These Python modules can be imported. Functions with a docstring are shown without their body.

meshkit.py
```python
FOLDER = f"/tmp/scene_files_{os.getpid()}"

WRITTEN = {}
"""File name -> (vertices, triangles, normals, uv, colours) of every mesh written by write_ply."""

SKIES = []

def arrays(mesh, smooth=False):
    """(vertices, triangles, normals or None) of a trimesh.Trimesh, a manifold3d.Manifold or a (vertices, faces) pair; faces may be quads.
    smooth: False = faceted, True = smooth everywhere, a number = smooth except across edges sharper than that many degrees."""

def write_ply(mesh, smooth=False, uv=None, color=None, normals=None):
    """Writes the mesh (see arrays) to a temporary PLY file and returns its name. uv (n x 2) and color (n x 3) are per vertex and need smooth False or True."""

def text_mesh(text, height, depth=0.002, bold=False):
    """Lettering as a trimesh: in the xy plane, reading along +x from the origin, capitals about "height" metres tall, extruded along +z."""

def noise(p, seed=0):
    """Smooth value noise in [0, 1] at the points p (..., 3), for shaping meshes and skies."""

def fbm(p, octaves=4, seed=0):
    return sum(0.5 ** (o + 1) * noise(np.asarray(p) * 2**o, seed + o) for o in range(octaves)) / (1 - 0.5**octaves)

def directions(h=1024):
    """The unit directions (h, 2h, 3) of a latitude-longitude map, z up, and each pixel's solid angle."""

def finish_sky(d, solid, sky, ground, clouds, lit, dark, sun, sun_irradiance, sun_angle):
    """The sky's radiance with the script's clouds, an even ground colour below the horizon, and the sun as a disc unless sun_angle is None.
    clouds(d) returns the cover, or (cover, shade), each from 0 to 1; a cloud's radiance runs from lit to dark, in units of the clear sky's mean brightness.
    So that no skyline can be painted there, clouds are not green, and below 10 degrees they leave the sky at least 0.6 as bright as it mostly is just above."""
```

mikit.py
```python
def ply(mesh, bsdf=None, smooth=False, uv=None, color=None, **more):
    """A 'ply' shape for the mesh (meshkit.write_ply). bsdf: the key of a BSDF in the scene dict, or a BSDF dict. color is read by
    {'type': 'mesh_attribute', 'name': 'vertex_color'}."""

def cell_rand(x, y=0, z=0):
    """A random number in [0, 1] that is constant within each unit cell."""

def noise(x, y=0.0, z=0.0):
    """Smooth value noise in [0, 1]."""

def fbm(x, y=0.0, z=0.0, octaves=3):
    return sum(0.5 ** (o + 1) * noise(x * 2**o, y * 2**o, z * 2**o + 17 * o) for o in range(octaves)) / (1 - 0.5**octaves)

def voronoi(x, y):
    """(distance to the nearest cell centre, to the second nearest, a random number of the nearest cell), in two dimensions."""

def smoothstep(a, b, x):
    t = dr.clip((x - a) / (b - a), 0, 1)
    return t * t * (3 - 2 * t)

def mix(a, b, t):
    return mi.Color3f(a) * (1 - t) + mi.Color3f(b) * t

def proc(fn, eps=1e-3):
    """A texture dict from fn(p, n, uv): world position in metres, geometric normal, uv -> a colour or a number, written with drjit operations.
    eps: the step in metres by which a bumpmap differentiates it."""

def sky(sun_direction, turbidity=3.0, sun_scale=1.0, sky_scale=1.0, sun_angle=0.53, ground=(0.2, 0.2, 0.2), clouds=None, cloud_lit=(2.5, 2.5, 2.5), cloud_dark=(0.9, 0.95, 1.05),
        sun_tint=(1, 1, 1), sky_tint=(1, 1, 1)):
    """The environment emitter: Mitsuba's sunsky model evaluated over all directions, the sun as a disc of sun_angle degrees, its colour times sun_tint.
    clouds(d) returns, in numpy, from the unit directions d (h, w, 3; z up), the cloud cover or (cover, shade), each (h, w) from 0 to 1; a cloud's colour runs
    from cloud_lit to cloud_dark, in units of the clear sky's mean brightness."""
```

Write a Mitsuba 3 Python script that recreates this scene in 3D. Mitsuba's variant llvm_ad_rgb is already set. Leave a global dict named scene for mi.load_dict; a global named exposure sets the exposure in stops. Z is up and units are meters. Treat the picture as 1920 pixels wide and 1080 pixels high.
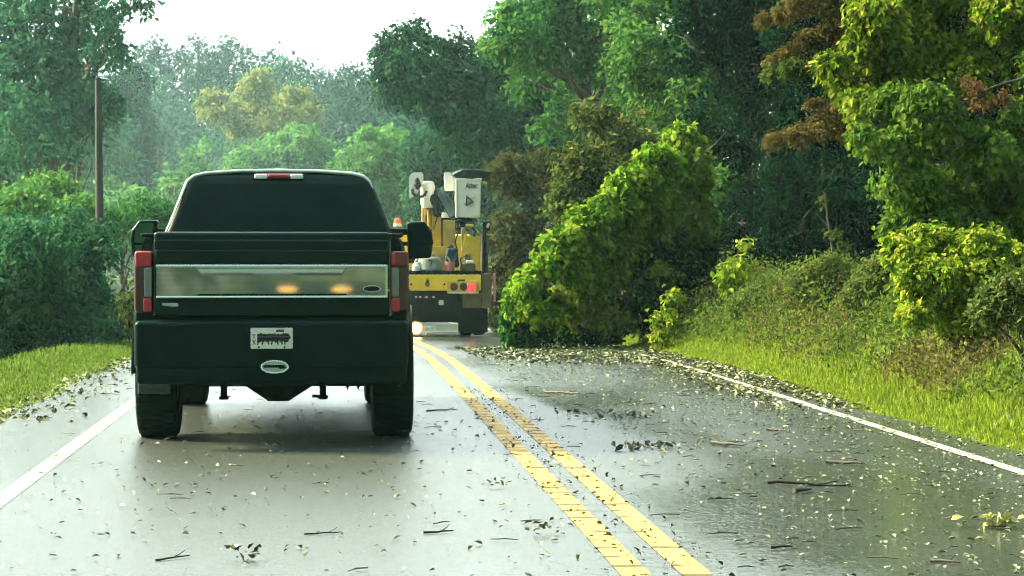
import math
import numpy as np
import trimesh
import manifold3d as m3
import mitsuba as mi
import drjit as dr
import mikit
import meshkit
from mikit import proc, noise, fbm, voronoi, cell_rand, smoothstep, mix

T = mi.ScalarTransform4f
scene, labels = {}, {}
rng = np.random.default_rng(7)

# ---------------------------------------------------------------- camera, sky, exposure
F = 4600.0                       # focal length in pixels of the 1920-wide frame
CAM_H = 1.36
YAW, PITCH = math.atan(335 / F), 62 / F
fwd = np.array([math.sin(YAW), math.cos(YAW), -PITCH]); fwd /= np.linalg.norm(fwd)
rgt = np.array([math.cos(YAW), -math.sin(YAW), 0.0])
upv = np.cross(rgt, fwd)
scene['camera'] = {'type': 'perspective', 'fov': math.degrees(2 * math.atan(960 / F)), 'fov_axis': 'x', 'near_clip': 0.1, 'far_clip': 3000.0,
                   'to_world': T().look_at([0, 0, CAM_H], (np.array([0, 0, CAM_H]) + fwd * 10).tolist(), [0, 0, 1]),
                   'medium': {'type': 'ref', 'id': 'haze_air'}}
SUN = np.array([-0.76, 0.26, 0.58])


def overcast(d):
    s = SUN / np.linalg.norm(SUN)
    glow = np.array([-0.25, 0.90, 0.30]); glow /= np.linalg.norm(glow)
    toward = np.maximum((d @ s) * 0.5 + 0.5 - 0.10, (d @ glow) * 0.5 + 0.5)
    n = meshkit.fbm(d * np.array([2.2, 2.2, 4.0]) + 3.0, 4, 5)
    return 1.0, np.clip(1.0 - 1.05 * toward ** 3.2 + 0.4 * (n - 0.5), 0, 1)


scene['sky'] = mikit.sky(SUN.tolist(), turbidity=4, sun_scale=2.1, sky_scale=1.0, sun_angle=16, clouds=overcast,
                         cloud_lit=(4.3, 4.9, 4.75), cloud_dark=(0.24, 0.62, 0.61), sun_tint=(0.90, 1.0, 0.80))
exposure = 3.15
HB0, HB1 = np.array([-302.0, -152.0, -4.0]), np.array([302.0, 422.0, 41.0])      # the air: a thin mist, thicker in the hollow ahead than over the near road
_s = lambda a, b, x: np.clip((x - a) / (b - a), 0, 1) ** 2 * (3 - 2 * np.clip((x - a) / (b - a), 0, 1))
_gy, _gx = np.meshgrid(np.linspace(HB0[1], HB1[1], 144), np.linspace(HB0[0], HB1[0], 152), indexing='ij')
_mist = 0.00022 + 0.0016 * _s(30, 56, _gy) * (1 - 0.97 * _s(72, 115, _gy)) * (1 - 0.86 * _s(-0.03, 0.05, _gx / np.maximum(_gy, 1.0)))
_mist = np.repeat(_mist[None], 4, 0)[..., None].astype(np.float32)
scene['haze_air'] = {'type': 'heterogeneous', 'albedo': {'type': 'rgb', 'value': [0.55, 0.84, 0.98]},
                     'sigma_t': {'type': 'gridvolume', 'grid': mi.VolumeGrid(_mist), 'to_world': T().translate(HB0.tolist()).scale((HB1 - HB0).tolist())}}


def at(px, py, Y):
    """The point at world distance Y seen at a pixel of the 1920 x 1080 photograph (used to read the layout off the photograph)."""
    d = fwd + rgt * (px - 960) / F + upv * (540 - py) / F
    return np.array([0, 0, CAM_H]) + d * (Y / d[1])


# ---------------------------------------------------------------- helpers
def uniq(base):
    if base not in used:
        used[base] = 0
        return base
    used[base] += 1
    return f'{base}_{used[base]:03d}'


used = {}


def put(name, mesh, bsdf, parent=None, smooth=35, color=None, to=None, label=None, **more):
    key = uniq((parent + '__' if parent else '') + name)
    d = mikit.ply(mesh, bsdf, smooth=smooth, color=color)
    if to is not None:
        d['to_world'] = to
    d.update(more)
    scene[key] = d
    if label:
        labels[key] = {'label': label}
    return key


def say(key, label, cat=None, group=None, kind=None):
    labels[key] = {'label': label}
    if cat:
        labels[key]['category'] = cat
    if group:
        labels[key]['group'] = group
    if kind:
        labels[key]['kind'] = kind
    return key


def thing(name, label, cat, group=None):
    key = uniq(name)
    say(key, label, cat, group)
    return key


def tm(m):
    if isinstance(m, trimesh.Trimesh):
        return m
    q = m.to_mesh()
    return trimesh.Trimesh(np.array(q.vert_properties[:, :3]), np.array(q.tri_verts), process=False)


def cat(*ms):
    return trimesh.util.concatenate([tm(m) for m in ms])


def hull_pts(pts, r, seg=12):
    s = m3.Manifold.sphere(r, seg)
    return m3.Manifold.batch_hull([s.translate([float(c) for c in p]) for p in pts])


def rbox(x0, x1, y0, y1, z0, z1, r=0.02, seg=12):
    r = min(r, (x1 - x0) / 2.02, (y1 - y0) / 2.02, (z1 - z0) / 2.02)
    return hull_pts([(x, y, z) for x in (x0 + r, x1 - r) for y in (y0 + r, y1 - r) for z in (z0 + r, z1 - r)], r, seg)


def box(x0, x1, y0, y1, z0, z1):
    return m3.Manifold.cube([x1 - x0, y1 - y0, z1 - z0]).translate([x0, y0, z0])


def rod(a, b, r, r2=None, seg=12):
    """A round bar from a to b."""
    a, b = np.asarray(a, float), np.asarray(b, float)
    return tube([a, b], [r, r if r2 is None else r2], seg)


def tube(path, radii, seg=8, cap=True):
    p = np.asarray(path, float)
    radii = np.broadcast_to(np.asarray(radii, float), len(p))
    t = np.gradient(p, axis=0)
    t /= np.linalg.norm(t, axis=1, keepdims=True) + 1e-12
    ref = np.array([0, 0, 1.0]) if abs(t[0, 2]) < 0.9 else np.array([1.0, 0, 0])
    a = np.cross(t, ref); a /= np.linalg.norm(a, axis=1, keepdims=True) + 1e-12
    b = np.cross(t, a)
    an = np.arange(seg) * 2 * np.pi / seg
    v = p[:, None] + radii[:, None, None] * (np.cos(an)[None, :, None] * a[:, None] + np.sin(an)[None, :, None] * b[:, None])
    n = len(p)
    i, j = np.meshgrid(np.arange(n - 1), np.arange(seg), indexing='ij')
    q = np.stack([i * seg + j, i * seg + (j + 1) % seg, (i + 1) * seg + (j + 1) % seg, (i + 1) * seg + j], -1).reshape(-1, 4)
    f = np.vstack([q[:, [0, 1, 2]], q[:, [0, 2, 3]]])
    v = v.reshape(-1, 3)
    if cap:
        v = np.vstack([v, p[0], p[-1]])
        k = np.arange(seg)
        f = np.vstack([f, np.stack([k * 0 + n * seg, (k + 1) % seg, k], 1), np.stack([k * 0 + n * seg + 1, k + (n - 1) * seg, (k + 1) % seg + (n - 1) * seg], 1)])
    m = trimesh.Trimesh(v, f, process=False)
    if m.volume < 0:
        m.invert()
    return m


def plate(poly, y, thick):
    """A flat plate: the (x, z) outline, standing across y, its rear face at y and going forward by thick."""
    c = m3.CrossSection([np.asarray(poly, float).tolist()], m3.FillRule.NonZero)
    return m3.Manifold.extrude(c, thick).rotate([90, 0, 0]).translate([0, y + thick, 0])


def oval(cx, cz, rx, rz, y, thick, n=40):
    a = np.arange(n) * 2 * np.pi / n
    return plate(np.stack([cx + rx * np.cos(a), cz + rz * np.sin(a)], 1), y, thick)


def lathe_x(profile, x, y, z, seg=40):
    """Turns an (x, radius) outline about the x axis through (x, y, z)."""
    pr = np.asarray(profile, float)
    an = np.arange(seg) * 2 * np.pi / seg
    v = np.stack([np.repeat(pr[:, :1], seg, 1) + x, y + pr[:, 1:] * np.cos(an), z + pr[:, 1:] * np.sin(an)], -1)
    n = len(pr)
    i, j = np.meshgrid(np.arange(n - 1), np.arange(seg), indexing='ij')
    q = np.stack([i * seg + j, i * seg + (j + 1) % seg, (i + 1) * seg + (j + 1) % seg, (i + 1) * seg + j], -1).reshape(-1, 4)
    m = trimesh.Trimesh(v.reshape(-1, 3), np.vstack([q[:, [0, 1, 2]], q[:, [0, 2, 3]]]), process=False)
    if m.volume < 0:
        m.invert()
    return m


def lathe_z(profile, x, y, z, seg=28):
    m = lathe_x(profile, 0, 0, 0, seg)
    v = m.vertices.copy()
    m.vertices = np.stack([v[:, 1] + x, v[:, 2] + y, v[:, 0] + z], 1)
    return m


# ---------------------------------------------------------------- materials
def rgb(*c):
    return {'type': 'rgb', 'value': list(c)}


def pr(name, color, rough=0.5, metallic=0.0, spec=0.5, two=False, bump=None, **more):
    b = {'type': 'principled', 'base_color': rgb(*color) if isinstance(color, tuple) else color, 'roughness': rough, 'metallic': metallic, 'specular': spec, **more}
    if bump:
        b = {'type': 'bumpmap', 'arbitrary': proc(bump[0], bump[2] if len(bump) > 2 else 2e-3), 'scale': bump[1], 'bsdf': b}
    if two:
        b = {'type': 'twosided', 'bsdf': b}
    scene[name] = b
    return name


VC = {'type': 'mesh_attribute', 'name': 'vertex_color'}
scene['leaf'] = {'type': 'principledthin', 'base_color': VC, 'roughness': 0.42, 'spec_trans': 0.0, 'diff_trans': 0.7, 'eta': 1.22}
scene['blade'] = {'type': 'principledthin', 'base_color': VC, 'roughness': 0.5, 'spec_trans': 0.0, 'diff_trans': 0.7, 'eta': 1.22}
scene['litter'] = {'type': 'twosided', 'bsdf': {'type': 'principled', 'base_color': VC, 'roughness': 0.38, 'specular': 0.5}}


def dusty(c, k=0.25, s=6.0):
    lo, hi = tuple(float(q) * (1 - k) for q in c), tuple(float(q) * (1 + k) for q in c)
    return proc(lambda p, n, uv: mix(lo, hi, fbm(p.x * s, p.y * s, p.z * s)))


pr('paint_black', dusty((0.0004, 0.0120, 0.0105), 0.3, 9), 0.28, spec=0.12, clearcoat=0.22, clearcoat_gloss=0.94)
pr('plastic_black', dusty((0.0004, 0.0110, 0.0098), 0.3), 0.42, spec=0.12)
pr('undercarriage', dusty((0.0006, 0.008, 0.0072), 0.4, 12), 0.8, spec=0.08)
pr('rubber', dusty((0.0008, 0.010, 0.009), 0.35, 14), 0.75, spec=0.12)
pr('rim_metal', (0.16, 0.18, 0.18), 0.3, metallic=0.9)
pr('chrome', (0.72, 0.76, 0.75), 0.16, metallic=1.0)
sil = proc(lambda p, n, uv: mix((0.21, 0.235, 0.21), (0.31, 0.335, 0.305), fbm(p.x * 3, p.y * 3, p.z * 60)))
scene['satin_silver'] = {'type': 'blendbsdf', 'weight': 0.5, 'a': {'type': 'principled', 'base_color': sil, 'roughness': 0.34, 'metallic': 0.9}, 'b': {'type': 'principled', 'base_color': sil, 'roughness': 0.035, 'metallic': 0.9}}
pr('tinted_glass', (0.0005, 0.017, 0.0185), 0.05, spec=0.16)
pr('sheen_paint', (0.62, 0.66, 0.64), 0.3, metallic=0.5, clearcoat=0.6)  # pale colour standing in for the sky reflection on the roof rim
pr('mirror_glass', (0.14, 0.19, 0.18), 0.06, metallic=1.0)
pr('red_lens', (0.30, 0.016, 0.024), 0.18, spec=0.5, clearcoat=0.8)
pr('dark_red_lens', (0.10, 0.010, 0.014), 0.2, spec=0.5, clearcoat=0.8)
pr('lamp_housing', (0.040, 0.014, 0.016), 0.2, spec=0.4, clearcoat=0.6)
pr('clear_lens', (0.12, 0.14, 0.14), 0.18, spec=0.6, clearcoat=0.8)
pr('smoked_lens', (0.03, 0.035, 0.036), 0.2, spec=0.5, clearcoat=0.8)
pr('bright_lens', (0.72, 0.74, 0.73), 0.3, spec=0.5)
pr('plate_white', dusty((0.56, 0.57, 0.52), 0.12, 25), 0.45)
pr('plate_ink', (0.008, 0.008, 0.008), 0.5)
pr('plate_ink_green', (0.12, 0.12, 0.06), 0.5)
pr('badge_grey', dusty((0.34, 0.4, 0.4), 0.2, 40), 0.35, metallic=0.3)
pr('flap_grey', dusty((0.022, 0.045, 0.045), 0.35, 40), 0.6)
pr('yellow_paint', dusty((0.74, 0.50, 0.045), 0.18, 5), 0.42, clearcoat=0.3)
pr('gold_paint', dusty((0.56, 0.34, 0.05), 0.3, 6), 0.5)
pr('olive_panel', dusty((0.42, 0.38, 0.15), 0.3, 5), 0.55)
pr('rust_brown', dusty((0.12, 0.085, 0.045), 0.4, 8), 0.7)
pr('fibreglass', dusty((0.70, 0.68, 0.63), 0.1, 3), 0.38, clearcoat=0.3)
pr('tarp', dusty((0.006, 0.022, 0.026), 0.4, 8), 0.55, two=True)
pr('dark_steel', dusty((0.005, 0.012, 0.012), 0.4, 9), 0.65, spec=0.15)
pr('grey_plastic', dusty((0.25, 0.27, 0.25), 0.25, 9), 0.55)
pr('pink_plastic', (0.55, 0.17, 0.19), 0.5)
pr('blue_cloth', (0.02, 0.05, 0.09), 0.8)
pr('orange_plastic', (0.75, 0.16, 0.04), 0.45)
pr('ink', (0.02, 0.022, 0.025), 0.5)
pr('emblem_grey', (0.2, 0.22, 0.21), 0.5)
pr('amber_lens', (0.55, 0.2, 0.03), 0.2, clearcoat=0.7)
pr('bark', proc(lambda p, n, uv: mix((0.03, 0.028, 0.022), (0.105, 0.095, 0.075), fbm(p.x * 14, p.y * 14, p.z * 3))), 0.85, bump=(lambda p, n, uv: fbm(p.x * 22, p.y * 22, p.z * 5), 0.02))
pr('pole_wood', proc(lambda p, n, uv: mix((0.022, 0.026, 0.024), (0.06, 0.062, 0.055), fbm(p.x * 25, p.y * 25, p.z * 1.2))), 0.85)
pr('twig', proc(lambda p, n, uv: mix((0.008, 0.0075, 0.006), (0.028, 0.024, 0.016), noise(p.x * 9, p.y * 9, p.z * 9))), 0.6)


def tar(p):
    ph = p.y / 0.33 + 0.10 * (noise(p.x * 14, p.y * 14) - 0.5)
    ph = ph - dr.floor(ph)
    return smoothstep(0.08, 0.12, ph) * (1 - smoothstep(0.32, 0.37, ph)) * (1 - smoothstep(30, 44, p.y)) * (0.35 + 0.65 * smoothstep(0.25, 0.5, noise(p.x * 5, p.y * 3)))


def asphalt_color(p, n, uv):
    speck = noise(p.x * 95, p.y * 95)
    patch = fbm(p.x * 0.5, p.y * 0.13, octaves=3)
    lane = dr.exp(-dr.square((p.x + 1.15) / 0.35)) + dr.exp(-dr.square((p.x - 0.45) / 0.35)) + dr.exp(-dr.square((p.x - 2.2) / 0.35)) + dr.exp(-dr.square((p.x - 3.7) / 0.35))
    c = mix((0.008, 0.0125, 0.011), (0.034, 0.041, 0.037), speck * 0.6 + patch * 0.5 - lane * 0.08)
    return mix(c, (0.012, 0.014, 0.012), 0.9 * tar(p) * smoothstep(1.185, 1.20, p.x) * (1 - smoothstep(1.64, 1.69, p.x)))


def asphalt_rough(p, n, uv):
    wet = smoothstep(0.38, 0.66, fbm(p.x * 0.9 + 7, p.y * 0.22, octaves=4))
    grain = noise(p.x * 60, p.y * 60)
    return 0.385 - 0.10 * wet - 0.14 * smoothstep(0.3, 0.62, fbm(p.x * 0.7 + 3, p.y * 0.16, octaves=3) + 0.32 * (smoothstep(1.2, 2.8, p.x) - 0.5)) * smoothstep(0.7, 2.2, p.x) + 0.10 * (grain - 0.5) + 0.06 * tar(p) * smoothstep(1.185, 1.20, p.x) * (1 - smoothstep(1.64, 1.69, p.x))


pr('asphalt', proc(asphalt_color), proc(asphalt_rough), spec=1.0,
   bump=(lambda p, n, uv: noise(p.x * 70, p.y * 70) * 0.7 + noise(p.x * 24, p.y * 24) * 0.6, 0.0016, 2e-3))


def line_wear(p):
    return smoothstep(0.46, 0.66, fbm(p.x * 9, p.y * 5, octaves=4)) * 0.55 + 0.25 * smoothstep(0.5, 0.8, noise(p.x * 60, p.y * 60))


pr('yellow_line_paint', proc(lambda p, n, uv: mix(mix((0.66, 0.35, 0.07), (0.28, 0.18, 0.07), line_wear(p)), (0.03, 0.025, 0.012), 0.92 * tar(p))), 0.6, spec=0.2)
pr('white_line_paint', proc(lambda p, n, uv: mix((0.33, 0.33, 0.29), (0.13, 0.14, 0.125), line_wear(p))), 0.65, spec=0.15)
pr('soil', proc(lambda p, n, uv: mix(mix((0.05, 0.07, 0.02), (0.11, 0.14, 0.035), fbm(p.x * 1.3, p.y * 1.3)), (0.05, 0.042, 0.028), smoothstep(0.4, 0.75, fbm(p.x * 5, p.y * 5, p.z * 5)))), 0.9, spec=0.2)


# ---------------------------------------------------------------- the ground and the road
def smooth01(a, b, x):
    t = np.clip((x - a) / (b - a), 0, 1)
    return t * t * (3 - 2 * t)


def road_z(Y):
    s = np.asarray(Y, float) - 33.0
    s = 2.0 * np.logaddexp(0, s / 2.0)
    return -0.02 * np.minimum(s, 62)


def ground_z(X, Y):
    X, Y = np.asarray(X, float), np.asarray(Y, float)
    z = road_z(Y) - 0.03
    P = np.stack([X, Y, X * 0], -1)
    t = np.clip(X - 4.62, 0, None)
    bank = np.where(t < 1.55, 0.14 * t + 0.21 * t * t, 0.722 + (t - 1.55) * 0.04)
    bank = np.minimum(bank, 1.8)
    z = z + bank * (0.85 + 0.35 * meshkit.fbm(P * 0.25, 3, 3)) + np.minimum(t, 1.0) * 0.16 * (meshkit.fbm(P * 1.1, 3, 8) - 0.5)
    u = np.clip(-4.1 - X, 0, None)
    v = np.clip(-2.75 - X, 0, 1.35)
    z = z + 0.05 * v - np.where(u < 4, 0.42 * u, 1.68 + 0.05 * np.clip(u - 4, 0, 16)) + np.minimum(v, 1) * 0.06 * (meshkit.fbm(P * 1.5, 3, 9) - 0.5)
    hill = 13.0 * smooth01(140, 270, Y - 0.12 * X) * (0.75 + 0.25 * smooth01(30, -60, X))
    return z + hill


def grid(xs, ys, zf):
    X, Y = np.meshgrid(xs, ys, indexing='ij')
    v = np.stack([X, Y, zf(X, Y)], -1).reshape(-1, 3)
    nx, ny = len(xs), len(ys)
    i, j = np.meshgrid(np.arange(nx - 1), np.arange(ny - 1), indexing='ij')
    q = np.stack([i * ny + j, (i + 1) * ny + j, (i + 1) * ny + j + 1, i * ny + j + 1], -1).reshape(-1, 4)
    return v, q


xs = np.concatenate([np.linspace(-300, -60, 8), np.linspace(-50, -12, 16), np.arange(-11, -2.4, 0.35), np.linspace(-1.5, 4.3, 6), np.arange(4.6, 12, 0.22), np.linspace(13, 50, 20), np.linspace(60, 300, 8)])
ys = np.concatenate([np.linspace(-150, -60, 4), np.linspace(-50, 4, 14), np.arange(6, 62, 0.6), np.linspace(64, 320, 60), np.linspace(330, 420, 6)])
say(put('ground', grid(xs, ys, ground_z), 'soil', smooth=True), 'grassy earth rising to a bank on the right and falling away on the left of the road', kind='structure')

GROOVE0, PITCH_G = 1.20, 0.33


def groove(X, Y):
    ph = (Y / PITCH_G) % 1.0
    dip = np.where(ph < 0.5, np.sin(ph / 0.5 * np.pi), 0.0) ** 0.6
    return -0.0012 * dip * ((X > 1.19) & (X < 1.67)) * (Y < 46)


left_edge = lambda Y: -2.76 + 0.07 * np.sin(Y * 0.35) + 0.05 * np.sin(Y * 1.3 + 1) + 0.22 * smooth01(24, 34, Y)
right_edge = lambda Y: 4.70 + 0.05 * np.sin(Y * 0.5) + 0.04 * np.sin(Y * 1.7)
ys_road = np.concatenate([np.arange(-60, 7, 3.0), np.arange(7, 46, PITCH_G / 10), np.arange(46, 130, 2.0)])
us = np.array([0, 0.1, 0.25, 0.4])


def strip(x_of, z_of, ys_):
    n, m = len(x_of), len(ys_)
    X = np.stack([np.broadcast_to(f(ys_) if callable(f) else f, m) for f in x_of])
    Y = np.broadcast_to(ys_, X.shape)
    v = np.stack([X, Y, z_of(X, Y)], -1).reshape(-1, 3)
    i, j = np.meshgrid(np.arange(n - 1), np.arange(m - 1), indexing='ij')
    q = np.stack([i * m + j, (i + 1) * m + j, (i + 1) * m + j + 1, i * m + j + 1], -1).reshape(-1, 4)
    return v, q


crown = lambda X, Y: road_z(Y) - 0.012 * np.abs(X - 1.4) * 0 + groove(X, Y)
say(put('road', strip([lambda Y: left_edge(Y) - 0.08, left_edge, -1.9, 0.0, 1.15, 1.18, 1.20, 1.4, 1.66, 1.68, 1.72, 3.0, right_edge, lambda Y: right_edge(Y) + 0.08],
                      lambda X, Y: crown(X, Y) - 0.05 * ((X < left_edge(Y) - 0.04) | (X > right_edge(Y) + 0.04)), ys_road), 'asphalt', smooth=True),
    'wet dark asphalt road with leaf litter and a milled centre rumble strip', kind='structure')
for x0, x1 in ((1.215, 1.345), (1.475, 1.605)):
    put('yellow_line', strip([x0, x0 + 0.065, x1], lambda X, Y: crown(X, Y) + 0.004, ys_road[ys_road > 3]), 'yellow_line_paint', 'road', smooth=True)
ysw = ys_road[ys_road > 3][::4]
put('white_line', strip([-1.90, -1.78], lambda X, Y: crown(X, Y) + 0.004, ysw), 'white_line_paint', 'road', smooth=True)
put('white_line', strip([4.24, 4.345], lambda X, Y: crown(X, Y) + 0.004, ysw), 'white_line_paint', 'road', smooth=True)


# ---------------------------------------------------------------- foliage
def unit(v):
    return v / (np.linalg.norm(v, axis=-1, keepdims=True) + 1e-9)


def leaf_mesh(c, a, n, L, W, col, fold=0.18, fine=False):
    """Leaves at c, long axis a, facing n: two folded halves each (or a pointed oval of six corners when fine)."""
    a = unit(a)
    b = unit(np.cross(n, a)); n = np.cross(a, b)
    L, W = np.broadcast_to(L, len(c))[:, None], np.broadcast_to(W, len(c))[:, None]
    if fine:
        v = np.stack([c - a * L * 0.5, c - a * L * 0.18 + b * W * 0.5 + n * W * fold, c + a * L * 0.18 + b * W * 0.42 + n * W * fold, c + a * L * 0.55 - n * W * 0.15,
                      c + a * L * 0.18 - b * W * 0.42 + n * W * fold, c - a * L * 0.18 - b * W * 0.5 + n * W * fold], 1)
        t = np.array([[0, 2, 1], [0, 3, 2], [0, 4, 3], [0, 5, 4]])
    else:
        v = np.stack([c - a * L * 0.5, c + b * W * 0.5 + n * W * fold - a * L * 0.05, c + a * L * 0.5, c - b * W * 0.5 + n * W * fold - a * L * 0.05], 1)
        t = np.array([[0, 2, 1], [0, 3, 2]])
    k = v.shape[1]
    f = (t[None] + (np.arange(len(c)) * k)[:, None, None]).reshape(-1, 3)
    return v.reshape(-1, 3), f, np.repeat(col, k, 0)


def blob_points(r, blobs, n, shell=0.62, up=0.25):
    """Points in the outer shell of overlapping ellipsoids and the outward directions there."""
    B = np.array([(*b[0], *(np.broadcast_to(b[1], 3))) for b in blobs], float)
    w = (B[:, 3] * B[:, 4] * B[:, 5]) ** (2 / 3)
    k = r.choice(len(B), n, p=w / w.sum())
    d = unit(r.normal(size=(n, 3)) + [0, 0, up])
    bump = 0.72 + 0.55 * meshkit.fbm(d * 2.3 + B[k, :3], 3, 4)
    rad = (shell + (1 - shell) * r.random(n) ** 0.6) * bump
    return B[k, :3] + d * B[k, 3:] * rad[:, None], d, k


def pal_pick(r, pal, n):
    pal = np.array(pal, float)
    x = np.clip(r.beta(1.6, 1.8, n), 0, 0.999) * (len(pal) - 1)
    i = x.astype(int); t = (x - i)[:, None]
    return pal[i] * (1 - t) + pal[i + 1] * t


def foliage(r, blobs, sprigs, per, leaf, pal, droop=0.35, spread=2.6, shell=0.6, fine=False, aspect=0.55, gap=0.40, up=0.25):
    c, d, k = blob_points(r, blobs, sprigs, shell, up)
    if gap:
        keep = meshkit.fbm(c / (leaf * 9.0), 3, 11) > gap
        c, d = c[keep], d[keep]
    n = len(c)
    axis = unit(d + r.normal(size=(n, 3)) * 0.55 - np.array([0, 0, droop]))
    side = unit(np.cross(axis, r.normal(size=(n, 3))))
    face = unit(d * 0.55 + np.array([0, 0, 0.75]) + r.normal(size=(n, 3)) * 0.35)
    col = pal_pick(r, pal, n) * (0.55 + 0.9 * meshkit.fbm(c / (leaf * 16.0) + 5, 3, 23))[:, None]
    S = leaf * spread
    t = r.uniform(-0.5, 0.5, (n, per)); s = r.choice([-1.0, 1.0], (n, per)) * r.uniform(0.25, 0.6, (n, per))
    pos = c[:, None] + axis[:, None] * (t * S)[..., None] + side[:, None] * (s * leaf)[..., None] + r.normal(size=(n, per, 3)) * leaf * 0.4
    ax = axis[:, None] * 0.7 + side[:, None] * (np.sign(s) * 0.9)[..., None] + r.normal(size=(n, per, 3)) * 0.35 - np.array([0, 0, droop])
    nn = face[:, None] + r.normal(size=(n, per, 3)) * 0.34
    L = leaf * r.uniform(0.5, 1.4, n * per)
    C = np.repeat(col, per, 0) * r.uniform(0.72, 1.3, (n * per, 1)) * (1 + r.normal(size=(n * per, 3)) * 0.05)
    return leaf_mesh(pos.reshape(-1, 3), ax.reshape(-1, 3), nn.reshape(-1, 3), L, L * aspect * r.uniform(0.8, 1.2, n * per), np.clip(C, 0.004, 0.8), fine=fine)


def merge(parts):
    V, Fc, C, o = [], [], [], 0
    for v, f, c in parts:
        V.append(v); Fc.append(f + o); C.append(c); o += len(v)
    return np.vstack(V), np.vstack(Fc), np.vstack(C)


def put_leaves(name, parts, parent=None, bsdf='leaf', label=None):
    v, f, c = merge(parts) if isinstance(parts, list) else parts
    return put(name, trimesh.Trimesh(v, f, process=False), bsdf, parent, smooth=False, color=c, label=label)


def limb(r, a, b, r0, r1, n=7, wob=0.08, sag=0.0):
    a, b = np.asarray(a, float), np.asarray(b, float)
    t = np.linspace(0, 1, n)[:, None]
    L = np.linalg.norm(b - a)
    off = np.cumsum(r.normal(size=(n, 3)), 0) * wob * L / n
    off -= t * off[-1]
    p = a * (1 - t) + b * t + off + np.array([0, 0, 1]) * (sag * L * np.sin(t * np.pi))
    return tube(p, np.linspace(r0, r1, n), 7), p


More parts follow.
